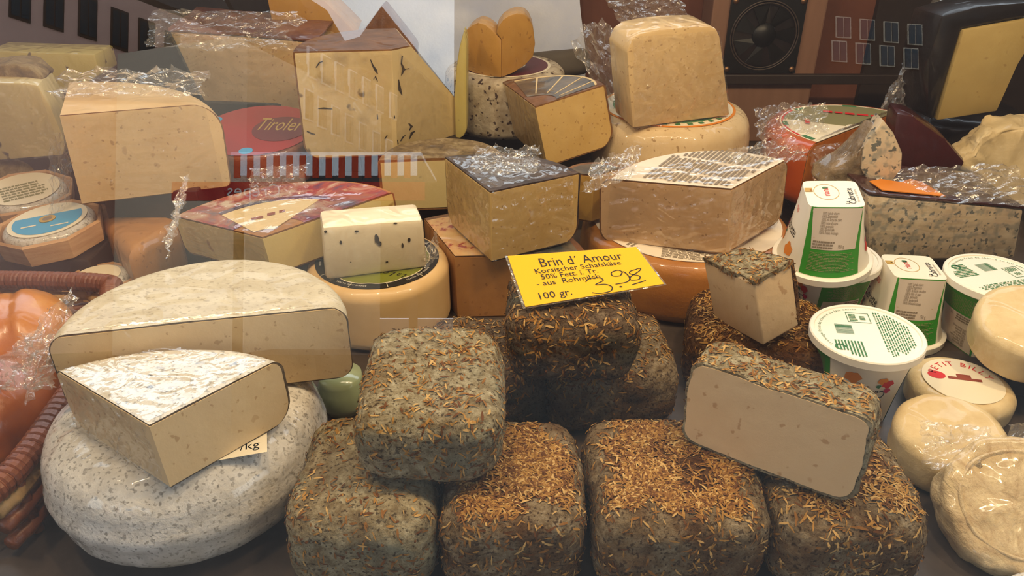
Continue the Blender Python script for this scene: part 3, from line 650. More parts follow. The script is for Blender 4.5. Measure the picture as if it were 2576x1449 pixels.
from_bm('side_crust', bm, 'mold_brown', qt); k = len(fl[0])
mesh('herb_needles', fl[0]+f2[0], fl[1]+[tuple(i+k for i in f) for f in f2[1]], HM, qt, fl[2]+f2[2], kind='stuff', label='dried brown herb needles')
# ================================================================== yellow price card
cn = V((.10, -.42, 1)).normalized(); cp = up(1322, 773, .136)
Q = [upl(x, y, cp, cn) for x, y in ((1322, 773), (1670, 715), (1600, 622), (1277, 645))]
pc = thing('price_card', 'yellow price card with black lettering resting on a herb block', 'sign', cp)
sl = [q+(q-sum(Q, V())/4)*.035 for q in Q]
vs, fs = prism_poly([p-cn*.0002 for p in sl], cn, .0006); mesh('plastic_sleeve', vs, fs, 'film', pc)
vs, fs = prism_poly([p+cn*.0006 for p in Q], cn, .0005); card = mesh('card', vs, fs, 'sign_yellow', pc)
cf = quad_fn(Q[0], Q[1], Q[2], Q[3], 1.75, 1.0, .0009)
for s, u, u1, v, z in [('Brin d´ Amour', .36, 1.475, .715, .265), ('Korsischer Schafskäse', .26, 1.40, .59, .142), ('50% Fett. i. Tr.', .31, 1.05, .465, .142), ('- aus  Rohmilch', .22, 1.04, .34, .142), ('100 gr.', .17, .60, .085, .185)]:
    wd = max(p.x for p in text_bm(s)[0])
    text_map('printed_text', s, cf, z, 'ink', card, u, v, sx=(u1-u)/(wd*z))
def stroke(pts, wd=.016):
    sm = []
    for i in range(len(pts)-1):
        p0, p1, p2, p3 = pts[max(i-1, 0)], pts[i], pts[i+1], pts[min(i+2, len(pts)-1)]
        for k in range(6):
            t = k/6; sm.append(tuple(.5*((2*p1[j])+(-p0[j]+p2[j])*t+(2*p0[j]-5*p1[j]+4*p2[j]-p3[j])*t*t+(-p0[j]+3*p1[j]-3*p2[j]+p3[j])*t**3) for j in (0, 1)))
    sm.append(pts[-1]); vs, fs = [], []
    for i, p in enumerate(sm):
        a, b = sm[max(i-1, 0)], sm[min(i+1, len(sm)-1)]; dx, dy = b[0]-a[0], b[1]-a[1]; l = sqrt(dx*dx+dy*dy) or 1; vs += [cf(p[0]-dy/l*wd/2, p[1]+dx/l*wd/2), cf(p[0]+dy/l*wd/2, p[1]-dx/l*wd/2)]
    fs = [(2*i, 2*i+1, 2*i+3, 2*i+2) for i in range(len(sm)-1)]; mesh('handwritten_price', vs, fs, 'ink', card)
stroke([(.83, .30), (.90, .36), (1.02, .35), (1.05, .28), (.93, .21), (1.05, .19), (1.11, .11), (1.06, .03), (.93, .02), (.84, .06)])
stroke([(1.205, .10), (1.215, .085), (1.225, .10)], .03)
stroke([(u-.07, (v-.39)*.8+.31) for u, v in [(1.42, .50), (1.38, .58), (1.28, .54), (1.27, .44), (1.36, .42), (1.43, .52), (1.46, .34), (1.40, .22), (1.24, .20)]])
stroke([(u-.17, (v-.43)*.75+.32) for u, v in [(1.72, .58), (1.62, .54), (1.60, .46), (1.69, .36), (1.66, .26), (1.56, .27), (1.58, .37), (1.72, .50), (1.77, .58), (1.72, .60)]])
stroke([(1.36, .09), (1.56, .14)], .018)
# ================================================================== back row, middle
bg = thing('cheese_wedge', 'tall ivory cheese with dark blue veins and a notch shaped to the sky reflection', 'cheese', up(1000, 388, .10))
B, n, h = solve_col((1000, 390), (985, 124), .10, 0); A = B+n*h; P0, P1 = upl(736, 130, A, n), upl(1172, 84, A, n)
D0, D1 = upy(1024, 104, 1.0), upy(1144, 246, 1.0); pn = (D1-D0).cross(D0-CAMP).normalized(); pn = pn if pn.z > 0 else -pn  # notch plane follows the reflected roof line against the sky
for part, args, mt in (('rind', dict(e=0, cutp=-.0004), 'rind_brown'), ('paste', dict(e=.0018, cutp=.0002, zt=.0018, zb=.0018), 'paste_vein')):
    bm = wedge_body(A, P0, P1, n, h, .003, .02, sweep=-1, **args)
    bmesh.ops.bisect_plane(bm, geom=list(bm.verts)+list(bm.edges)+list(bm.faces), plane_co=D0-(pn*.0006 if part == 'rind' else V()), plane_no=pn, clear_outer=True)
    bmesh.ops.holes_fill(bm, edges=[e for e in bm.edges if e.is_boundary]); bmesh.ops.recalc_face_normals(bm, faces=bm.faces)
    from_bm(part, bm, [mt, 'edge_brown' if part == 'rind' else mt], bg, True, 35)
fp = facepts([(1143, 246), (1148, 170), (1156, 118), (1166, 82), (1174, 110), (1175, 325), (1168, 342), (1146, 356)], (0, .985, 0), (.25, 1, 0))
from_bm('rim', slab_body(fp, (.0, .05, 0), .003), 'paste_greenish', bg, True, 30)  # strip shaped to where the sky reflection ends
# hand-cut vein cracks in the two visible faces
def crack(pl, px, wd=3.2):
    vs, fs = [], []
    for i, (x, y) in enumerate(px):
        a, b = px[max(i-1, 0)], px[min(i+1, len(px)-1)]; dx, dy = b[0]-a[0], b[1]-a[1]; l = sqrt(dx*dx+dy*dy) or 1; k = wd*(.5+.8*random.random())*(1 if 0 < i < len(px)-1 else .4)
        vs += [upl(x-dy/l*k, y+dx/l*k, *pl), upl(x+dy/l*k, y-dx/l*k, *pl)]
    fs = [(2*i, 2*i+1, 2*i+3, 2*i+2) for i in range(len(px)-1)]; mesh('blue_vein', vs, fs, 'truffle', bg)
nl = (P0-A).cross(n).normalized(); nl = nl if nl.y < 0 else -nl; nr = (P1-A).cross(n).normalized(); nr = nr if nr.y < 0 else -nr
PLl = (A+nl*.0008, nl); PLr = (A+nr*.0008, nr)
for px in ([(932, 150), (938, 165), (946, 178), (950, 186)], [(940, 200), (944, 192), (950, 205)], [(795, 170), (803, 158), (812, 154)], [(800, 273), (815, 272), (836, 274)], [(772, 330), (784, 336), (793, 338)], [(949, 288), (950, 300)], [(968, 350), (974, 340)]): crack(PLl, px)
for px in ([(1012, 140), (1010, 160), (1016, 175), (1010, 190)], [(1016, 175), (1030, 172)], [(1003, 200), (1006, 225), (1012, 240)], [(1028, 310), (1036, 318), (1030, 328)], [(1008, 355), (1014, 345), (1020, 340)], [(1030, 350), (1036, 335), (1044, 330)], [(992, 290), (993, 298)], [(1002, 362), (1000, 352)]): crack(PLr, px)
riser(-.20, -.07, .965, 1.10, .10)
# added brown tip in the shape of the reflected gable, and tan block
t = thing('cheese_wedge', 'added brown tip behind the blue-veined cheese, shaped to the reflected gable', 'cheese', upy(960, 120, 1.13))
from_bm('rind', slab_body(facepts([(850, 112), (905, 88), (960, 14), (1045, 122), (1040, 240), (860, 240)], (0, 1.125, 0), (0, 1, 0)), (0, .05, .0), .004), 'rind_brown', t, True, 30)  # added tip, outline shaped to the reflected gable
riser(-.26, -.12, 1.13, 1.19, .13)
p8 = facepts([(426, 80), (745, 103), (800, 108), (800, 300), (520, 268), (492, 215), (452, 130)], (0, 1.06, 0), (.12, 1, .0))
t8 = thing('cheese_wedge', 'pale yellow film-wrapped cheese with red-brown rind above the red label', 'cheese', p8[3])
from_bm('paste', slab_body(p8, (.01, .09, 0), .003), 'paste_pale', t8, True, 30)
q8 = [p8[0]+V((0, -.001, .0015)), p8[1]+V((0, -.001, .0015)), p8[2]+V((0, -.001, .0015))]
from_bm('rind', slab_body([q8[0], q8[2], q8[2]+V((0.01, .09, .012)), q8[0]+V((.01, .09, .012))], (0, 0, .004), .001, sub=5, jit=.002), 'rind_red', t8, True)
riser(-.46, -.27, 1.10, 1.17, .118)
p9 = facepts([(664, -40), (690, 90), (900, 86), (770, -45)], (0, 1.165, 0), (0, 1, 0)); p9b = facepts([(690, 98), (735, -40)], (0, 1.065, 0), (0, 1, 0))  # slanted edge of the block shaped to the reflected roof line
t9 = thing('cheese_block', 'smooth tan cheese block lying on the red-brown rind', 'cheese', p9[1]); from_bm('paste', slab_body(p9, (0, .05, .01), .003), 'paste_gold', t9, True, 30)
# red labelled wheel leaning below
ax = V((0, -.12, 1)).normalized(); rc_ = up(648, 326, .122)
rw = wheel('round_cheese', 'film-wrapped round cheese with a shiny red label', 'cheese', rc_-ax*.055, .077, .055, .006, .008, 'rind_red', axis=ax)
lb = disc('label', rc_, .074, 'label_red', rw, axis=ax, lift=.0003)
disc('label_oval', rc_+V((.030, 0, 0)), .036, 'label_darkred', lb, axis=ax, lift=.001)
rf = plane_fn(rc_, (1, -.05, 0), ax, .0018)
text_map('printed_text', 'Tiroler', rf, .052, 'ink_gold', lb, -.004, -.004, sx=.40, shear=.15)
for (u, v) in ((-.064, .025), (-.060, -.022), (-.035, -.050), (.005, -.062)): disc('badge', rf(u, v)-ax*.001, .0085, 'label_blue', lb, axis=ax, seg=24)
riser(-.38, -.28, .92, 1.02, .06)
# wedge on the plum labelled wheel, lobes shaped to silhouettes in the sky reflection
wm = wheel('round_cheese', 'mottled rind wheel with plum label under the two-lobed wedge', 'cheese', (-.0103, 1.127, .08), .0865, .085, .014, .012, 'rind_mottle', jit=.001)
lb = disc('label', (-.0103, 1.127, .165), .066, 'label_ivory', wm, lift=.0003); disc('label_ring', (-.0103, 1.127, .165), .062, 'label_plum', lb, lift=.0009, th=.0003, r0=.03)
riser(-.07, .05, 1.07, 1.18, .08)
ht = thing('cheese_wedge', 'golden wedge with two lobes shaped to silhouettes in the sky reflection', 'cheese', up(1261, 195, .167))
X0 = up(1261, 195, .167)
fl_ = lambda px, s: [CAMP+ray(x, y)*((X0.y+s*abs(x-1261)/1946*1.0)/ray(x, y).y) for x, y in px]
lp = fl_([(1261, 195), (1261, 100), (1247, 86), (1236, 74), (1220, 62), (1203, 57), (1188, 63), (1175, 74), (1165, 88), (1164, 130), (1169, 172), (1205, 190)], .8)
rp = fl_([(1261, 195), (1292, 183), (1322, 163), (1341, 142), (1346, 110), (1341, 70), (1332, 48), (1320, 36), (1300, 33), (1280, 40), (1266, 50), (1254, 66), (1249, 84), (1261, 100)], .8)
from_bm('lobe', slab_body(lp, (.005, .05, 0), .0015), 'paste_gold', ht, True, 30); from_bm('lobe', slab_body(rp, (.0, .05, 0), .0015), 'paste_gold', ht, True, 30)
# wedge with dark ring label
lw_ = wedge('cheese_wedge', 'golden cheese wedge with slate and cream ring label on top', 'cheese', .10, (1378, 420), (1346, 268), (1259, 203), (1522, 212), 'rind_brown', 'paste_sheep', rt=.004, rb=.022, sweep=-1, ly=.02, full=lambda t: 1-.12*sin(pi*t))
lb, _ = sector_label(lw_, 'label', 'label_slate', .30, .85, .0006, ts=(.06, .94)); sector_label(lw_, 'label_rim', 'label_cream', .85, .88, .0008, parent=lb, ts=(.06, .94))
for k in range(4): sector_label(lw_, 'label_spoke', 'label_cream', .35, .85, .0010, parent=lb, ts=(.2+k*.2, .215+k*.2), na=1)
riser(.02, .10, .925, .985, .097)
# natural rind half wheel behind the black wedge
nr_ = wedgeA('half_round_cheese', 'ivory half cheese with mottled natural rind tucked behind black-rind wedge', 'cheese', .06, .065, (1110, 398), (950, 404), (1268, 392), 'rind_natural', 'paste_lavender', rt=.004, rb=.008, jit=.001, e=.003)
riser(-.13, -.01, .89, .94, .06)
sw = wedgeA('cheese_wedge', 'small yellow wedge with dark label wedged behind the pink half', 'cheese', .08, .055, (1495, 442), (1415, 432), (1575, 418), 'rind_brown', 'paste_yellow', rt=.003, rb=.006); sector_label(sw, 'label', 'label_slate', .1, .8, .0006)
# white wheel with orange label + slab
ww = wheel('round_cheese', 'chalky white rind wheel with orange and yellow edged label', 'cheese', (.205, 1.0, .06), .107, .083, .022, .02, 'rind_whitewheel', jit=.001, bulge=.002)
WWC = V((.205, 1.0, .143)); lb = disc('label', WWC, .0865, 'label_orange', ww, lift=.0003); disc('label_rim', WWC, .083, 'label_ivory', lb, lift=.0009, th=.0003); disc('label_centre', WWC, .072, 'label_orange', lb, lift=.0013, th=.0003, a0=-.8, a1=2.4); disc('label_centre', WWC, .072, 'ink_green', lb, lift=.0013, th=.0003, a0=2.4, a1=5.48, r0=.04)
wf = plane_fn(WWC, (1, 0, 0), (0, 0, 1), .0018); text_arc('printed_text', 'ARSENAL  FORMA', wf, .0745, .008, -1.9, 'ink_green', lb, inward=True) if False else None
for k in range(9): bars('printed_mark', plane_fn(WWC, (cos(3.9+k*.2), sin(3.9+k*.2), 0), (0, 0, 1), .0018), [(.0745, -.004, .006, .0065)], 'ink_green', lb)
riser(.13, .28, .94, 1.06, .06)
S0, S1 = up(1592, 322, .1455), up(1836, 293, .1455); sn = (S1-S0).cross(V((0, -.05, 1))).normalized()
sp = facepts([(1592, 323), (1583, 220), (1577, 130), (1590, 100), (1612, 84), (1660, 74), (1720, 68), (1785, 66), (1803, 72), (1812, 92), (1820, 150), (1828, 215), (1837, 291)], S0, sn)
sb = thing('cheese_slab', 'pale upright cheese slab in crinkled film on the chalky wheel', 'cheese', S0); from_bm('paste', slab_body(sp, (-.016, .05, .004), .003), 'paste_pale', sb, True, 30)
oo = [upl(x, y, S0+sn*.0008*(-1 if sn.y > 0 else 1), sn) for x, y in [(1620+16*cos(k*.524), 152+12*sin(k*.524)) for k in range(12)]]
# ================================================================== back row, basket side
w10 = wedge('cheese_wedge', 'broad pale cheese wedge in clear film above the brown package', 'cheese', .10, (207, 514), (150, 290), (178, 192), (552, 258), 'rind_cream', 'paste_pale', rt=.032, rb=.008, sweep=-1, e=.001)
riser(-.47, -.36, .82, .90, .10)
p11 = facepts([(-40, 206), (60, 208), (96, 214), (128, 270), (158, 340), (166, 366), (160, 392), (-40, 408)], (0, .93, 0), (0, 1, .05))
t11 = thing('cheese_wedge', 'yellowish cheese with grey mould flecks beside the broad pale wedge', 'cheese', p11[-2]); from_bm('paste', slab_body(p11, (-.02, .07, 0), .004), 'paste_lavender', t11, True, 30)
q11 = facepts([(-40, 168), (20, 160), (70, 168), (108, 198), (98, 216), (-40, 210)], (0, .945, 0), (0, 1, 0)); from_bm('rind', slab_body(q11, (-.01, .05, .0), .004, sub=3, jit=.002), 'rind_moldy', t11, True)
riser(-.70, -.56, .94, 1.0, .10)
p12 = facepts([(-40, 128), (90, 132), (238, 136), (252, 188), (190, 230), (-40, 230)], (0, 1.12, 0), (0, 1, 0)); t12 = thing('cheese_block', 'greenish yellow cheese block behind the mould-flecked cheese', 'cheese', p12[3]); from_bm('paste', slab_body(p12, (0, .06, 0), .004), 'paste_greenish', t12, True, 30)
riser(-.85, -.63, 1.13, 1.18, .12)
m57 = wheel('round_cheese', 'mouldy grey-brown rind wheel under the mould-flecked cheese', 'cheese', (-.66, 1.03, .0), .10, .098, .02, .02, 'rind_moldy', jit=.003); 
# small wooden-boxed cheeses and brown package
def chip_box(label, c, r, h, axis, tiltlab, ring):
    T = thing('boxed_soft_cheese', label, 'cheese', c, None); ax = V(axis).normalized(); x, y, n = frame(ax)
    octo = lambda a: 1/cos(((a) % (pi/4))-pi/8)*.985
    vs, fs = [], []; prof = [(r, 0), (r*1.06, h*.9), (r*1.02, h), (r*.99, h*.9), (r*.95, .002)]
    vs, fs = lathe(c, prof, 64, ax, shape=octo); mesh('wooden_box', vs, fs, 'wood_thin', T)
    vs, fs = lathe(V(c)+ax*.002, round_prof(r*.93, h*1.0, .008, .004), 48, ax, jit=.001); mesh('cheese_round', vs, fs, 'rind_white', T, smooth=True)
    top = V(c)+ax*(h*1.0+.002); tiltlab(T, top, r, ax); return T
def lab54(T, top, r, ax):
    lb = disc('label', top, r*.80, 'label_ivory', T, axis=ax, lift=.0006); bf = plane_fn(top, (.93, .36, 0), ax, .0014); mesh('label_blue_field', [bf(r*.70*cos(radians(-200+k*10)), r*.70*sin(radians(-200+k*10))) for k in range(23)], [tuple(range(23))], 'label_blue', lb); bars('printed_line', plane_fn(top, (.93, .36, 0), ax, .0017), [(-r*.5, -r*.25, r*.3, r*.06)], 'label_ivory', lb); bars('printed_line', plane_fn(top, (.93, .36, 0), ax, .0017), [(r*.1, -r*.42, r*.35, r*.05)], 'label_ivory', lb); disc('label_seal', top, r*.17, 'ink_gold', lb, axis=ax, lift=.0018, r0=r*.10, seg=24); disc('label_seal', top, r*.10, 'ink_grey', lb, axis=ax, lift=.0018, seg=24)
chip_box('octagonal wooden box of white cheese with blue label', V((-.525, .80, .045)), .052, .026, (-.05, -.06, 1), lab54, None)
def lab54b(T, top, r, ax):
    lb = disc('label', top, r*.8, 'label_ivory', T, axis=ax, lift=.0006); bars('fine_print', plane_fn(top, (.8, .6, 0), ax, .0014), fineprint(-r*.5, -r*.5, r, r*.8, 6, random.Random(4)), 'label_sage', lb, kind='stuff')
chip_box('round pale cheese box with faint green print behind the blue label', V((-.60, .885, .05)), .050, .024, (.05, -.12, 1), lab54b, None)
chip_box('thin wooden cheese ring lying beside the brown package', V((-.455, .742, .0)), .034, .03, (.0, -.0, 1), lambda T, top, r, ax: disc('label', top, r*.7, 'label_ivory', T, axis=ax, lift=.0006), None)
riser(-.58, -.47, .76, .84, .042); riser(-.65, -.56, .85, .92, .046)
top = [up(x, y, .066) for x, y in ((320, 640), (452, 560), (424, 500), (222, 506))]
t55 = thing('wrapped_cheese_package', 'brown film-wrapped cheese package beneath the broad pale wedge', 'cheese', V((top[0].x, top[0].y+.03, 0)))
from_bm('paste', hexa(top, V((0, 0, 1)), .065, .012), 'paste_tan', t55, True, 30)
pg = up(352, 668, .03); t = thing('price_tag', 'bright pink paper tag beside the wicker basket', 'tag', pg)
pgp = [upl(x, y, pg, V((0, -1, .5))) for x, y in ((335, 690), (372, 676), (376, 648), (342, 652))]; vs, fs = prism_poly(pgp, V((0, -1, .5)).normalized(), .001); mesh('card', vs, fs, 'pink_tag', t)
# ================================================================== bread basket
R0, R1, R2, R3 = up(-30, 1245, .06), up(150, 1028, .06), up(300, 712, .06), up(-40, 704, .06)
bk_ = thing('wicker_basket', 'brown wicker basket holding glossy bread rolls', 'basket', V(((R1.x+R3.x)/2-.05, (R1.y+R3.y)/2, 0)))
cor = [R0, R1, R2.lerp(R1, .08), R2, R3]
path = []
ctrl = [R0+V((-.05, -.05, 0)), R0, R1, R1.lerp(R2, .5)+V((.006, 0, 0)), R2+V((0, -.02, 0)), R2+V((-.02, 0, 0)), R3, R3+V((-.12, 0, 0))]
for i in range(1, len(ctrl)-2):
    for k in range(14):
        t = k/14; p0, p1, p2, p3 = ctrl[i-1:i+3]; path.append(.5*((2*p1)+(p2-p0)*t+(2*p0-5*p1+4*p2-p3)*t*t+(3*p1-p0-3*p2+p3)*t**3))
path.append(ctrl[-2]); path.append(ctrl[-1])
vs, fs = grid_tube(path, .0085, 12); mesh('rim', vs, fs, 'wicker', bk_, smooth=True)
acc = 0; ring = None
for i in range(1, len(path)):
    seg = path[i]-path[i-1]; L_ = seg.length; s = 0
    while s < L_:
        p = path[i-1]+seg*(s/L_); d = seg.normalized(); a = d.cross(V((0, 0, 1))).normalized(); rot = Matrix((a, d, a.cross(d))).transposed()
        if ring is None:
            vv, ff = [], []
            for k in range(14):
                an = 2*pi*k/14
                for (rr, yy) in ((.0086, -.0024), (.0098, -.0012), (.0098, .0012), (.0086, .0024)): vv.append(V((rr*cos(an), yy, rr*sin(an))))
            for k in range(14):
                for q in range(3): ff.append((k*4+q, k*4+q+1, ((k+1) % 14)*4+q+1, ((k+1) % 14)*4+q))
            ro = mesh('wrap_strand', vv, ff, 'wicker'); ro.parent = bk_; ring = ro
        else: ro = ring.copy(); COL.objects.link(ro)
        ro.location = p-bk_.location; ro.rotation_euler = (rot @ Matrix.Rotation(random.uniform(-.15, .15), 3, 'Z')).to_euler(); s += .0052
rg = random.Random(9)
for zz in (.012, .028, .043):
    vs, fs = grid_tube([p+V((0, 0, zz-.06))+V((0, .004*sin(i*1.3), 0)) for i, p in enumerate(path)], .0058, 8); mesh('weave_strand', vs, fs, 'wicker_pale' if zz > .04 else 'wicker', bk_, smooth=True)
for i in range(4, len(path), 9):
    p = path[i]; vs, fs = grid_tube([V((p.x, p.y, .002)), V((p.x, p.y, .06))], .0045, 8); mesh('stake', vs, fs, 'wicker', bk_, smooth=True)
for k in range(9):
    a = up(70+rg.uniform(-60, 40), 1190+rg.uniform(-20, 90), .03); b = a+V((rg.uniform(-.03, -.01), rg.uniform(-.04, -.02), -.02)); vs, fs = grid_tube([a, (a+b)/2+V((0, 0, .003)), b], [.0012, .0011, .0004], 6); mesh('loose_straw', vs, fs, 'wicker_pale', bk_)
def roll(label, c, rx, ry, rz, m, seed, yaw=0):
    T = thing('bread_roll', label, 'bread', V(c)-V((0, 0, rz)), 'bread rolls in the wicker basket'); bm = bmesh.new(); bmesh.ops.create_uvsphere(bm, u_segments=40, v_segments=24, radius=1)
    for v in bm.verts:
        d = v.co.copy(); cr = 1-.10*math.exp(-(d.x/.14)**2)*(d.z > 0); q = V((d.x*rx, d.y*ry, (d.z if d.z > 0 else d.z*.7)*rz))*cr; q = Matrix.Rotation(yaw, 3, 'Z') @ q
        v.co = V(c)+q*(1+.05*noise.noise(d*2+V((seed, 0, 0))))
    from_bm('crust', bm, m, T); return T
c_ = up(55, 850, .055); roll('glossy golden bread roll beside the napkin in the basket', c_, .045, .055, .042, 'bread', 1, .4)
c_ = up(-10, 1040, .045); roll('darker glossy bread roll against the basket rim', c_, .050, .060, .046, 'bread_dark', 2, .2)
c_ = up(-70, 800, .05); roll('brown bread roll half hidden under the white napkin', c_, .035, .03, .04, 'bread_dark', 3)
nk = thing('paper_napkin', 'white paper napkin between basket rim and bread rolls', 'napkin', up(40, 760, .06))
vs, fs = [], []
for j in range(7):
    for i in range(15):
        p = up(-40+i*11.5, 735+j*7+i*3.0, .085-.003*j); vs.append(p+V((0, 0, .003*noise.noise(p*60))))
for j in range(6):
    for i in range(14): k = j*15+i; fs.append((k, k+1, k+16, k+15))
m_ = len(vs); vs += [v-V((0, 0, .001)) for v in vs]; fs += [tuple(i+m_ for i in f)[::-1] for f in fs]; mesh('sheet', vs, fs, 'napkin', nk, smooth=True)
# small green jar lid under the half wheel
gj = up(850, 975, .03); t = thing('glass_jar', 'small pale green glass jar under the half wheel', 'jar', V((gj.x, gj.y, 0))); vs, fs = lathe((gj.x, gj.y+.012, 0), [(.001, 0), (.020, .002), (.022, .01), (.022, .024), (.019, .03), (.019, .036), (.001, .036)], 32); mesh('glass', vs, fs, 'jar_green', t, smooth=True)
# ================================================================== plastic pots of goat cheese
POTH, RL, SQ = .077, .0475, .0250
def pot(label, c, inverted, yaw, lean=(0, 0), lidrot=False, group='white goat cheese pots'):
    T = thing('cheese_pot', label, 'pot', c, group)
    M = Matrix.Translation(V(c)) @ Matrix.Rotation(lean[0], 4, 'X') @ Matrix.Rotation(lean[1], 4, 'Y') @ Matrix.Rotation(yaw, 4, 'Z')
    def S(a, t, off=0):
        """t=0 at the lid, t=1 at the square base"""
        rs = SQ*(abs(cos(a))**9+abs(sin(a))**9)**(-1/9); k = t**.8; r = (RL-.004)*(1-k)+rs*k+off; z = .008+(POTH-.008)*t
        return M @ V((r*cos(a), r*sin(a), z if inverted else POTH-z))
    Z = lambda x, y, z: M @ V((x, y, z if inverted else POTH-z))
    NA, NT = 72, 12; vs = [S(2*pi*i/NA, j/NT) for j in range(NT+1) for i in range(NA)]; fs = [(j*NA+i, j*NA+(i+1) % NA, (j+1)*NA+(i+1) % NA, (j+1)*NA+i) for j in range(NT) for i in range(NA)]
    fs.append(tuple(range(NT*NA, NT*NA+NA))); body = mesh('body', vs, fs, 'pack_white', T, smooth=True); sharp(body, 40)
    prof = [(.001, 0), (RL-.0015, 0), (RL, .001), (RL, .0065), (RL-.001, .0075), (RL-.0035, .0075), (RL-.0038, .006)]
    prof = [(.001, .0012), (RL-.0045, .0012), (RL-.004, 0), (RL-.001, 0), (RL, .001), (RL, .0075), (RL-.0012, .0085), (.001, .0085)]
    vs, fs = lathe((0, 0, 0), prof, 72); lid = mesh('lid', [Z(*v) for v in vs], fs, 'lid_white', T, smooth=True); sharp(lid, 40)
    # front panel: u in [-1,1] across one side, v from lid 0 to base 1
    def P(side, off): return lambda u, v: S(side+u*radians(43)*(1 if inverted else -1), v, off)
    def patch(name, side, pts, m, off, parent, div=10):
        f = P(side, off); (u0, v0), (u1, v1), (u2, v2), (u3, v3) = pts; vv, ff = [], []
        for j in range(div+1):
            for i in range(div+1):
                s, t = i/div, j/div; vv.append(f((u0*(1-s)+u1*s)*(1-t)+(u3*(1-s)+u2*s)*t, (v0*(1-s)+v1*s)*(1-t)+(v3*(1-s)+v2*s)*t))
        for j in range(div):
            for i in range(div): k = j*(div+1)+i; ff.append((k, k+1, k+div+2, k+div+1))
        return mesh(name, vv, ff, m, parent, smooth=True)
    for side in (-pi/2, pi/2):
        gp = patch('green_panel', side, [(-.9, .02), (.9, .02), (1, 1), (-1, 1)], 'pack_green', .0003, T)
        patch('grey_panel', side, [(-.72, .40), (.78, .40), (.98, .985), (-.93, .985)], 'pack_grey', .0006, gp)
        f = P(side, .0009); rows = ['100% lait de chèvre', '100% Ziegenmilch', '100% de leche de cabra', '100% latte di capra', '100% getmjölk', '100% gedemælk', '100% mleka koziego']
        for k, r in enumerate(rows):
            text_map('printed_text', r, lambda u, v: f(u, v), .058, 'ink_grey', gp, -.58, .90-k*.046, sx=1.5)
        bars('printed_line', f, [(-.72, .565, 1.35, .004)], 'ink_gold', gp); text_map('printed_text', '150 g', lambda u, v: f(u, v), .07, 'ink_grey', gp, .15, .43, sx=1.5)
        bars('fine_print', f, fineprint(-.7, .42, .75, .12, 3, random.Random(2)), 'ink_grey', gp, kind='stuff'); bars('fine_print', f, fineprint(-.72, .10, 1.45, .27, 13, random.Random(6), .35, (.03, .12)), 'label_sage', gp, kind='stuff')
    for side in (0, pi):
        f = P(side, .0006)
        text_map('printed_text', 'Cabrette', lambda u, v: f(u, v), .20, 'ink', T, -.62, .42, sx=1.7)
        text_map('printed_text', 'rians', lambda u, v: f(u, v), .15, 'ink_red', T, -.25, .72, sx=1.4)
        for (u, v, r, m) in ((-.55, .30, .16, 'ink_red'), (-.35, .24, .14, 'label_orange'), (-.62, .42, .10, 'pink_tag'), (.5, .22, .22, 'label_orange'), (-.30, .34, .07, 'ink_green')):
            pts = [f(u+r*cos(k*pi/6)*(1+.2*sin(k*2.3)), v+r*.45*sin(k*pi/6)*(1+.2*cos(k*1.7))) for k in range(12)]; mesh('flower_print', pts, [tuple(range(12))], m, T)
    # base plate (uppermost when the pot stands on its lid)
    if inverted:
        g = lambda u, v: M @ V((u*SQ, v*SQ, POTH+.0004)); bp = T
        bars('gold_print', g, [(-.98, .12, .28, .30)], 'ink_gold', bp); bars('printed_mark', g, [(-.80, .2, .07, .08)], 'ink_red', bp)
        th = [2*pi*k/40 for k in range(40)]; vv = [p for a in th for p in (g(-.22+.46*cos(a), .12+.46*sin(a)*1.3), g(-.22+.44*cos(a), .12+.44*sin(a)*1.3))]
        mesh('printed_ring', vv, [(2*k, 2*k+1, (2*k+3) % 80, (2*k+2) % 80) for k in range(40)], 'ink_gold', bp)
        text_map('printed_text', 'rians', lambda u, v: g(-.12-v, -.20+u), .36, 'ink_red', bp, 0, 0, sx=.9); text_map('printed_text', 'La', lambda u, v: g(.48-v, -.78+u), .22, 'ink', bp); text_map('printed_text', 'Cabrette', lambda u, v: g(.72-v, -.78+u), .36, 'ink', bp, sx=.9)
        text_map('printed_text', 'Pur Lait de Chèvre', lambda u, v: g(.86-v, -.62+u), .12, 'ink_grey', bp)
        pts = [g(-.22+.12*cos(k), .42+.10*sin(k)) for k in range(6)]; mesh('printed_mark', pts, [tuple(range(6))], 'ink_green', bp)
    else:
        g = (lambda u, v: M @ V((-v*RL, u*RL, POTH-.0012+.0004))) if lidrot else (lambda u, v: M @ V((u*RL, v*RL, POTH-.0012+.0004))); rr = random.Random(8)
        ba = [(-.62+i*.03, .05, .012*rr.choice((1, 1.6, .8)), .34) for i in range(11)]
        bars('barcode', lambda u, v: g(v*.9-.58, -u-.38), ba, 'ink_green', lid)
        fr = [(.02, .40, .012, .34), (.42, .40, .012, .34), (.02, .40, .40, .012), (.02, .73, .41, .012)]
        bars('printed_frame', lambda u, v: g(u-.28, v-.05), fr, 'ink_green', lid); bars('fine_print', lambda u, v: g(u-.28, v-.05), fineprint(.06, .45, .15, .25, 5, rr)+fineprint(.25, .50, .1, .15, 3, rr), 'ink_green', lid, kind='stuff')
        def clip(L): return [q for q in L if max((q[0])**2+q[1]**2, (q[0]+q[2])**2+q[1]**2, q[0]**2+(q[1]+q[3])**2, (q[0]+q[2])**2+(q[1]+q[3])**2) < .70]
        bars('fine_print', lambda u, v: g(v, -u), clip(fineprint(-.75, .24, 1.5, .55, 12, rr, .5, (.02, .07)))+clip(fineprint(.30, -.62, .5, .5, 9, rr, .5, (.1, .3))), 'ink_green', lid, kind='stuff')
        text_arc('printed_text', 'fromage frais de chèvre au lait entier', lambda u, v: g(u, v), .80, .085, pi*.85, 'ink_green', lid)
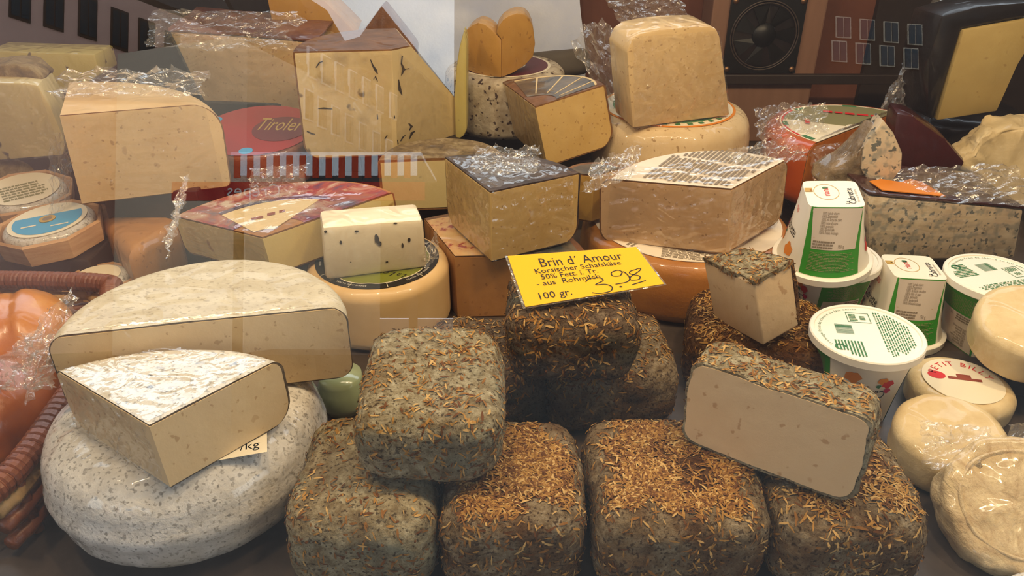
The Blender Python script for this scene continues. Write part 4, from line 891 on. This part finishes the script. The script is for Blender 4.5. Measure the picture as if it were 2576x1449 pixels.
        th = [2*pi*k/20 for k in range(20)]; vv = [p for a in th for p in (g(-.55+.10*cos(a), -.52+.10*sin(a)), g(-.55+.065*cos(a), -.52+.065*sin(a)))]; mesh('recycling_mark', vv, [(2*k, 2*k+1, (2*k+3) % 40, (2*k+2) % 40) for k in range(16)], 'ink_green', lid)
    return T
pot('goat cheese pot standing upside down on another lid, white square base up', V((.311, .688, .0795)), True, radians(-9), (radians(6), radians(-5)))
pot('goat cheese pot hidden under the upturned pot, only its lid rim showing', V((.330, .706, 0)), False, radians(10))
pot('goat cheese pot standing upside down on the deck between two lidded pots', V((.401, .680, 0)), True, radians(-6))
pot('upright lidded goat cheese pot beside the petit round cheese', V((.309, .561, .0)), False, radians(-100), (0, radians(-1)), lidrot=True)
pot('upright lidded goat cheese pot behind the plain white round', V((.475, .662, .0)), False, radians(-75))
# ================================================================== soft goat rounds
pb = wheel('soft_goat_cheese', 'small white goat cheese with red arched lettering label', 'cheese', (.402, .556, 0), .0439, .028, .010, .008, 'rind_ivory', jit=.0012)
PB = V((.402, .556, .028)); lb = disc('label', PB, .0335, 'label_ivory', pb, lift=.0006)
riser(.455, .485, .570, .60, .038)
pf_ = plane_fn(PB, (.97, -.22, 0), (0, 0, 1), .0013); text_arc('printed_text', 'PETIT BILLY', pf_, .0220, .0096, pi/2, 'ink_red', lb, spread=1.0)
vv = [pf_(-.021+.0075*cos(a*.3142), .004+.006*sin(a*.3142)) for a in range(20)]; mesh('red_seal', vv, [tuple(range(20))], 'ink_red', lb)
bars('printed_mark', pf_, [(-.012, .0, .028, .004), (-.004, .004, .012, .005)], 'ink_brown', lb)
wheel('soft_goat_cheese', 'plain white round goat cheese leaning by the lidded pots', 'cheese', V((.462, .580, .046)), .046, .042, .010, .010, 'rind_ivory', axis=(-.16, -.22, 1), jit=.001)
g42 = wheel('soft_goat_cheese', 'yellowish film-wrapped goat round next to the small labelled one', 'cheese', V((.350, .478, .004)), .0425, .042, .010, .012, 'rind_ivory', axis=(-.06, -.14, 1), jit=.002)
g43 = wheel('soft_goat_cheese', 'wrinkled cream goat round in film leaning in front of the yellowish round', 'cheese', V((.364, .410, .016)), .050, .034, .008, .010, 'rind_wrinkle', axis=(-.28, -.62, 1), jit=.0035, jscale=55)
rim_ax = V((-.28, -.62, 1)).normalized(); vs, fs = lathe(V((.364, .410, .016))+rim_ax*.034, [(.036, -.002), (.0375, .0012), (.039, .0012), (.0405, -.002)], 64, rim_ax, jit=.001, jscale=60); mesh('raised_rim', vs, fs, 'rind_wrinkle', g43, smooth=True)
g44 = wheel('soft_goat_cheese', 'flat film-wrapped round with red print at the deck edge', 'cheese', V((.352, .322, .0)), .036, .02, .006, .006, 'rind_white', jit=.001)
gf = plane_fn(V((.352, .322, .0202)), (1, 0, 0), (0, 0, 1), .001); text_arc('printed_text', 'PETIT', gf, .020, .010, 2.2, 'ink_red', g44)
# ================================================================== blue cheeses and far corner
bb = slab2('blue_cheese_block', 'long blue-veined cheese block with dark plum foil on top', 'cheese', .035, (2186, 655), (2182, 492), (2552, 650), (2576, 528), .10, 'paste_blue', bev=.003)
riser(bb['B0'].x+.02, bb['B1'].x-.02, bb['B0'].y+.02, bb['B0'].y+.08, .033)
k = (bb['A1']-bb['A0']); tq = [bb['A0']+V((0, 0, .0008)), bb['A1']+V((0, 0, .0008)), bb['A1']+bb['d']*.10+V((0, 0, .0012)), bb['A0']+bb['d']*.10+V((0, 0, .0012))]
from_bm('foil', slab_body(tq, (0, 0, .003), .0006, sub=5, jit=.0016), 'foil_plum', bb['T'], True)
oq = [tq[0].lerp(tq[1], s).lerp(tq[3].lerp(tq[2], s), r)+V((0, 0, .0052)) for s, r in ((.10, .06), (.50, .05), (.46, .42), (.40, .50), (.30, .36), (.18, .40), (.08, .30))]
vs, fs = prism_poly(oq, V((0, 0, 1)), .001); mesh('orange_sticker', vs, fs, 'label_orange', bb['T'])
P46 = upl(2210, 497, V((0, .90, 0)), V((.2, 1, 0)))
f46 = facepts([(2222, 302), (2248, 335), (2270, 385), (2268, 425), (2212, 497), (2185, 460), (2166, 425), (2172, 370)], (0, .90, 0), (.2, 1, 0))
t46 = thing('blue_cheese_wedge', 'upright blue-veined cheese wedge in torn silver film', 'cheese', P46); from_bm('paste', slab_body(f46, (.004, .03, 0), .0015), 'paste_blue', t46, True, 30)
g46 = facepts([(2217, 318), (2172, 378), (2166, 428), (2200, 490), (2140, 480), (2072, 462), (2086, 436), (2150, 392)], (0, .903, 0), (.2, 1, 0)); from_bm('foil', slab_body(g46, (-.006, .03, 0), .003, sub=4, jit=.004), 'foil_silver', t46, True)
riser(.40, .455, .905, .93, .045)
oh = wedgeA('half_round_cheese', 'orange cheese wheel cut open, sage and cream label under film', 'cheese', .04, .085, (2151, 321), (2036, 366), (2268, 276), 'rind_orange', 'paste_orange', rt=.016, rb=.02)
lb, _ = sector_label(oh, 'label', 'label_ivory', 0, .84, .0006); sector_label(oh, 'label_field', 'label_sage', .10, .80, .0011, parent=lb, ts=(.35, 1)); sector_label(oh, 'label_red_band', 'ink_red', .80, .825, .0011, parent=lb, ts=(.1, .5))
for t0 in (.03, .25, .52, .78): sector_label(oh, 'label_green_mark', 'ink_green', .76, .82, .0014, parent=lb, ts=(t0, t0+.06), na=3)
ofn = plane_fn(oh['A'], (1, -.28, 0), (0, 0, 1), .0022); text_map('printed_text', 'rucolo', ofn, .016, 'ink_red', lb, -.03, .055, shear=.3) if False else bars('red_print', ofn, [(-.036, .052, .012, .008), (-.021, .052, .010, .007), (-.008, .05, .012, .008), (.007, .05, .014, .007), (.024, .048, .01, .008), (-.062, -.005, .006, .02)], 'ink_red', lb)
riser(.39, .47, .97, 1.05, .038)
f48 = facepts([(2255, 282), (2300, 292), (2380, 350), (2432, 410), (2395, 452), (2320, 475), (2225, 480)], (0, .99, 0), (.1, 1, .0)); t48 = thing('wrapped_cheese', 'wine-red wrapped cheese behind the upright blue wedge', 'cheese', f48[5]); from_bm('wrapper', slab_body(f48, (.01, .05, 0), .006), 'wax_wine', t48, True, 30)
riser(.47, .53, 1.0, 1.04, .05)
bx_ = upy(2390, 372, 1.13); wheel('round_cheese', 'black waxed wheel under the pale dark-rind wedge', 'cheese', V((bx_.x, bx_.y, .02)), .085, .085, .018, .018, 'wax_black')
riser(bx_.x-.05, bx_.x+.05, 1.08, 1.18, .019)
f49 = facepts([(2357, 303), (2508, 280), (2530, 232), (2560, 165), (2600, 100), (2600, 46), (2424, 76), (2395, 170)], (0, 1.10, 0), (.1, 1, .15)); t49 = thing('cheese_wedge', 'pale cheese wedge with blackish rind on the black waxed wheel', 'cheese', f49[0]); from_bm('paste', slab_body(f49, (0, .05, .0), .002), 'paste_dull', t49, True, 30)
g49 = facepts([(2350, 303), (2420, 74), (2600, 40), (2600, 4), (2470, 14), (2372, 40), (2336, 150), (2332, 290)], (0, 1.103, 0), (.1, 1, .15)); from_bm('rind', slab_body(g49, (-.01, .06, 0), .004), 'wax_black', t49, True, 30)
f50 = facepts([(2392, 412), (2436, 384), (2462, 350), (2500, 328), (2576, 318), (2640, 330), (2640, 560), (2520, 500)], (0, .93, 0), (0, 1, -.1)); t50 = thing('wrapped_cheese', 'crumpled cream paper-wrapped cheese behind the long blue block', 'cheese', f50[-1]); from_bm('paper', slab_body(f50, (.02, .06, 0), .008, sub=4, jit=.006), 'paper_wrap', t50, True)
riser(.56, .68, .955, 1.01, .05)
# ================================================================== back panel with fan, white sheet for the sky reflection, grey dome
FB = 1.27
fbx = facepts([(1800, -80), (2105, -80), (2030, 190), (1775, 190)], (0, FB, 0), (0, 1, 0)); c0 = upy(1920, 88, FB)
fb = thing('fan_housing', 'brown metal fan box on the back panel of the case', 'fan', V((c0.x, FB, 0)))
z0_ = fbx[3].z; box('housing', fbx[3].x-.002, fbx[2].x+.012, FB, YB-.002, 0, .60, 'panel_brown', fb, bev=.003)
box('lower_ledge', fbx[3].x-.01, fbx[2].x+.2, FB-.012, FB-.0005, z0_-.012, z0_+.004, 'metal_dark', fb, bev=.002)
hs_ = .059; vs, fs = [], []; NQ = 48
for k in range(NQ):
    a = 2*pi*k/NQ; s = 1/max(abs(cos(a)), abs(sin(a)))
    for (r, y) in ((hs_*s, 0), (hs_*s, -.006), (.054, -.006), (.052, 0)): vs.append(V((c0.x+r*cos(a), FB-.0006+y, c0.z+r*sin(a))))
for k in range(NQ):
    j = (k+1) % NQ
    for q in range(4): fs.append((k*4+q, j*4+q, j*4+(q+1) % 4, k*4+(q+1) % 4))
mesh('fan_frame', vs, fs, 'fan_black', fb); vs, fs = lathe((c0.x, FB-.0012, c0.z), [(.001, 0), (.0535, 0), (.0535, .0005), (.001, .0005)], 48, (0, -1, 0)); mesh('fan_well', vs, fs, 'wax_black', fb)
for r in (.050, .0535):
    vs, fs = grid_tube([V((c0.x+r*cos(2*pi*k/48), FB-.0068, c0.z+r*sin(2*pi*k/48))) for k in range(48)], .0011, 6, True); mesh('fan_ring', vs, fs, 'metal_floor', fb, smooth=True)
vs, fs = lathe((c0.x, FB-.002, c0.z), [(.001, 0), (.019, 0), (.018, .004), (.001, .0045)], 32, (0, -1, 0)); mesh('hub', vs, fs, 'fan_black', fb, smooth=True)
for k in range(7):
    a = 2*pi*k/7; vv = [V((c0.x+r*cos(a+da), FB-.002-dy, c0.z+r*sin(a+da))) for r, da, dy in ((.018, -.2, .0), (.048, -.28, .0), (.048, .28, .003), (.018, .3, .003))]; vs, fs = prism_poly(vv, V((0, -1, 0)), -.0006); mesh('blade', vs, fs, 'fan_black', fb)
for sx in (-1, 1):
    for sz in (-1, 1): vs, fs = lathe((c0.x+sx*.0525, FB-.0066, c0.z+sz*.0525), [(.0005, 0), (.005, 0), (.0045, .002), (.0005, .003)], 16, (0, -1, 0)); mesh('screw', vs, fs, 'screw', fb, smooth=True)
skyT = thing('sky_reflection_sheet', 'white sheet added behind the cheeses as the sky reflection', 'backdrop_sheet', V((-.06, 1.24, 0)))  # added sheet, stands in for the sky mirrored in the glass
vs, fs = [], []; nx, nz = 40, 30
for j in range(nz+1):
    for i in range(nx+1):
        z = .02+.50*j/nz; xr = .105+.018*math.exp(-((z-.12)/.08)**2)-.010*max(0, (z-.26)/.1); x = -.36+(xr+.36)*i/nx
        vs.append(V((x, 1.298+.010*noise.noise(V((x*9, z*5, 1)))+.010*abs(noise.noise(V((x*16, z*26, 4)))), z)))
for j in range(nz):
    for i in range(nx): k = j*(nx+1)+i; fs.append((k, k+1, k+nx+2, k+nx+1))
m_ = len(vs); vs += [v+V((0, .012, 0)) for v in vs]; fs += [tuple(q+m_ for q in f)[::-1] for f in fs]; mesh('sheet', vs, fs, 'sky_reflection_white', skyT, smooth=True)
gd = upy(1405, 170, 1.18); wheel('round_cheese', 'plain grey rind wheel standing behind the mottled wheel', 'cheese', V((gd.x, 1.235, .12)), .055, .04, .014, .014, 'grey_dome', axis=(-.1, .25, 1), jit=.001); riser(gd.x-.03, gd.x+.03, 1.22, 1.25, .118)
# ================================================================== loose clear film
crumple(sb['T'] if isinstance(sb, dict) else sb, upy(1530, 190, .99), (.7, 0, .7), (-.5, .1, .9), .05, .13, .016, 1); crumple(sb, upy(1640, 30, 1.0), (1, 0, 0), (-.6, 0, .8), .09, .06, .012, 2)
crumple(w10['T'], up(330, 205, .215), (1, 0, 0), (0, .9, .3), .16, .05, .012, 3); crumple(w10['T'], up(150, 440, .12), (.3, 0, 1), (.3, 1, 0), .10, .03, .008, 4)
crumple(w2['T'], up(85, 905, .12), (1, -.1, .2), (.2, .6, .5), .05, .045, .014, 5); crumple(w3['T'], up(128, 860, .135), (.3, 1, .3), (0, .2, 1), .06, .04, .008, 6)
crumple(pk['T'], up(1545, 420, .16), (1, 0, .3), (.3, .9, .2), .05, .06, .010, 7); crumple(pk['T'], up(1930, 385, .16), (1, .3, .1), (-.2, .9, .3), .08, .04, .010, 8)
crumple(tw['T'], up(440, 540, .12), (.4, .4, 1), (-.2, .9, .3), .06, .04, .010, 9); crumple(tw['T'], up(700, 470, .125), (1, .2, 0), (0, .7, .7), .06, .05, .012, 10)
crumple(bk['T'], up(1270, 400, .163), (1, -.2, .1), (.1, .9, .2), .07, .05, .010, 11); crumple(t8, upy(560, 70, 1.06), (1, 0, 0), (0, .7, .6), .2, .06, .012, 12)
crumple(oh['T'], up(1990, 300, .135), (1, 0, .1), (.2, 1, .3), .09, .07, .010, 13); crumple(t46, upy(2130, 420, .89), (1, 0, .5), (-.3, .3, 1), .08, .07, .014, 14)
crumple(bb['T'], bb['A0'].lerp(bb['A1'], .6)+V((0, .03, .012)), (1, 0, 0), (0, 1, .2), .18, .07, .010, 15); crumple(t49, upy(2315, 160, 1.08), (.3, 0, 1), (1, .2, -.1), .15, .05, .016, 16); crumple(t49, upy(2480, 30, 1.08), (1, 0, .1), (0, .5, .8), .14, .05, .012, 17)
crumple(g42, V((.345, .44, .050)), (1, 0, -.2), (.2, 1, .2), .08, .05, .010, 18); crumple(g43, V((.40, .43, .06)), (1, 0, .2), (.2, .8, .6), .07, .05, .010, 19)
crumple(tb['T'], tb['B1']+V((.004, .01, .01)), (.3, .6, .3), (0, -.2, 1), .03, .03, .006, 20)
film_faces(w2, 'L', .004, 1, fu=7, fv=3); film_faces(w2, 'T', .0022, 2, fu=2.2, fv=5); film_faces(w3, 'T', .003, 5, fu=5, fv=4); film_faces(w10, 'R', .004, 9, fu=3, fv=6); film_faces(pk, 'LR', .005, 12, fu=4, fv=5); film_faces(pk, 'T', .003, 13, fu=2.5, fv=3); film_faces(bk, 'LRT', .004, 20, fu=4, fv=5)
film_faces(tw, 'LT', .003, 25, fu=2, fv=3); film_faces(lw_, 'L', .003, 30); film_faces(oh, 'T', .006, 33, fu=6, fv=6)
film_sheet(sb, [sp[0], sp[12], upl(1806, 76, S0, sn), upl(1590, 90, S0, sn)], .006, 40, fu=6, fv=7)
film_sheet(bg, [upl(770, 380, *PLl), upl(985, 385, *PLl), upl(985, 130, *PLl), upl(742, 135, *PLl)], .004, 41, fu=4, fv=5); film_sheet(bg, [upl(995, 380, *PLr), upl(1140, 345, *PLr), upl(1125, 240, *PLr), upl(1000, 130, *PLr)], .003, 42, fu=4, fv=4)
film_sheet(t8, [p8[4], p8[3], p8[2], p8[0]], .005, 43, fu=5, fv=4); film_sheet(t11, [p11[7], p11[6], p11[2], p11[0]], .004, 44, fu=3, fv=6)
film_sheet(tb['T'], [tb['B0'], tb['B1'], tb['A1'], tb['A0']], .003, 45, fu=9, fv=1.5); film_sheet(bb['T'], [bb['B0'], bb['B1'], bb['A1'], bb['A0']], .004, 46, fu=3, fv=6)
# ================================================================== the street behind the viewer, seen mirrored in the front glass
def rref(x, y, p, n):
    """follow the pixel's ray to the glass, mirror it there, and meet a real wall plane of the street"""
    d = ray(x, y).normalized(); h0 = CAMP+d*((PP-CAMP).dot(PN)/d.dot(PN)); r = d-PN*2*d.dot(PN); return h0+r*((V(p)-h0).dot(V(n))/r.dot(V(n)))
def street_thing(name, label, cat, loc): return thing(name, label, cat, loc)
struct(box('street_ground', -160, 160, -300, -.6, -1.25, -1.2, 'street'), 'grey street paving in front of the stall')
struct(box('sky_block_slab', -3.2, 3.2, -2.3, 1.6, 1.62, 1.66, 'sky_blocker'), 'unseen slab added over the stall to block sky light')  # unseen, put overhead to keep sky light out of the case
def facade(name, label, pq, ang, dist, s0, s1, zb, zt, m, wins, ww_, wh_, depth=6, frame_m='win_frame'):
    d = ray(*pq).normalized(); h0 = CAMP+d*((PP-CAMP).dot(PN)/d.dot(PN)); r = (d-PN*2*d.dot(PN)); Q_ = h0+r*(dist/sqrt(r.x**2+r.y**2))
    u = V((sin(ang), -cos(ang), 0)); nn = V((-u.y, u.x, 0)); nn = nn if (V((0, 0, 0))-Q_).dot(nn) > 0 else -nn
    T = thing(name, label, 'building', V((Q_.x, Q_.y, -1.2))); a, b = Q_+u*s0, Q_+u*s1
    pts = [V((a.x, a.y, zb)), V((b.x, b.y, zb)), V((b.x, b.y, zt)), V((a.x, a.y, zt))]; vs, fs = prism_poly(pts, nn, depth); mesh('wall', vs, fs, m, T)
    for (x, y) in wins:
        w0 = rref(x, y, Q_, nn); q = [w0+u*sx*ww_/2+V((0, 0, sz*wh_/2))+nn*.05 for sx, sz in ((-1, -1), (1, -1), (1, 1), (-1, 1))]; vs, fs = prism_poly(q, nn, .1); fr = mesh('window_frame', vs, fs, frame_m, T)
        for s in (-1, 1):
            g = [w0+u*(s*ww_*.23+sx*ww_*.19)+V((0, 0, sz*wh_*.44))+nn*.08 for sx, sz in ((-1, -1), (1, -1), (1, 1), (-1, 1))]; vs, fs = prism_poly(g, nn, .05); mesh('pane', vs, fs, 'win_glass', fr)
    return T, Q_, u, nn
fa, Qa, ua, na_ = facade('town_house', 'pinkish facade with a row of tall windows across the street', (300, 75), radians(30), 36, -14, 14, -1.2, 14.2, 'facade_pink', [(50, -5), (135, 20), (220, 45), (300, 75), (368, 100), (432, 130)], .78, 1.7, frame_m='roof_dark')
a, b = Qa+ua*-14, Qa+ua*14.; vs, fs = prism_poly([V((a.x, a.y, 14.2)), V((b.x, b.y, 14.2)), V((b.x, b.y, 17))-na_*3, V((a.x, a.y, 17))-na_*3], V((0, 0, 1)), .3); mesh('roof', vs, fs, 'roof_dark', fa)
fbd, Qb, ub, nb_ = facade('town_house', 'beige house with rows of white-framed windows across the street', (890, 230), radians(20), 34, -7, 2.4, -1.2, 10.2, 'facade_beige', [(785+i*34, 160+i*18) for i in range(7)]+[(775+i*34, 265+i*20) for i in range(7)], .62, 1.25)
a, b = Qb+ub*-7, Qb+ub*2.4; vs, fs = prism_poly([V((a.x, a.y, 10.2)), V((b.x, b.y, 10.2)), V((b.x, b.y, 15))-nb_*3, V((a.x, a.y, 15))-nb_*3], V((0, 0, 1)), .3); mesh('roof', vs, fs, 'roof_dark', fbd)
facade('town_house', 'tall brown house front across the street', (1500, 200), radians(80), 30, -5.0, 34, -1.2, 22, 'roof_dark', [(2120+i*60, 70+i*6) for i in range(4)]+[(2110+i*60, 130+i*6) for i in range(4)], .7, .9, frame_m='facade_beige')
gh = thing('gabled_house', 'dark gabled house closing the far end of the street', 'building', V((-8, -58, -1.2)))
vs, fs = prism_poly([rref(x, y, (0, -58, 0), (0, 1, 0)) for x, y in ((780, 800), (1300, 800), (1300, 300), (1150, 252), (960, 15), (905, 92), (780, 130))], V((0, 1, 0)), 8); mesh('wall', vs, fs, 'roof_dark', gh)
# crepe stall with striped valance
dst = 9.5; Q0 = rref(590, 420, (0, -dst, 0), (0, 1, 0)); Q1 = rref(1050, 420, (0, -dst, 0), (0, 1, 0)); zt_, zb_ = rref(800, 392, (0, -dst, 0), (0, 1, 0)).z, rref(800, 448, (0, -dst, 0), (0, 1, 0)).z
stl = thing('crepe_stall', 'crepe stall with red and white striped awning across the street', 'stall', V(((Q0.x+Q1.x)/2, -dst-.5, -1.2)))
box('awning_roof', Q0.x-.05, Q1.x+.05, -dst-2, -dst, zt_, zt_+.05, 'awning_white', stl)
ns = 28; w_ = (Q1.x-Q0.x)/ns
for i in range(ns): box('valance_stripe', Q0.x+i*w_, Q0.x+(i+1)*w_, -dst, -dst+.02, zb_+.03*(i % 2), zt_, 'awning_white' if i % 2 else 'awning_red', stl)
zs0, zs1 = rref(800, 505, (0, -dst, 0), (0, 1, 0)).z, rref(800, 458, (0, -dst, 0), (0, 1, 0)).z
brd = box('name_board', Q0.x-.8, Q1.x+.1, -dst-.02, -dst+.02, zs0, zs1, 'board_red', stl)
ct = rref(640, 480, (0, -dst, 0), (0, 1, 0)); text_map('printed_text', 'Crêpes', lambda u, v: V((Q0.x+.62-u, -dst+.03, (zs0+zs1)/2-.07+v)), .24, 'ink_white', brd)
box('counter', Q0.x, Q1.x, -dst-1.6, -dst, -1.2, -.2, 'roof_dark', stl)
for x in (Q0.x+.05, Q1.x-.05): box('post', x-.05, x+.05, -dst-.1, -dst, -.2, zs0, 'roof_dark', stl)
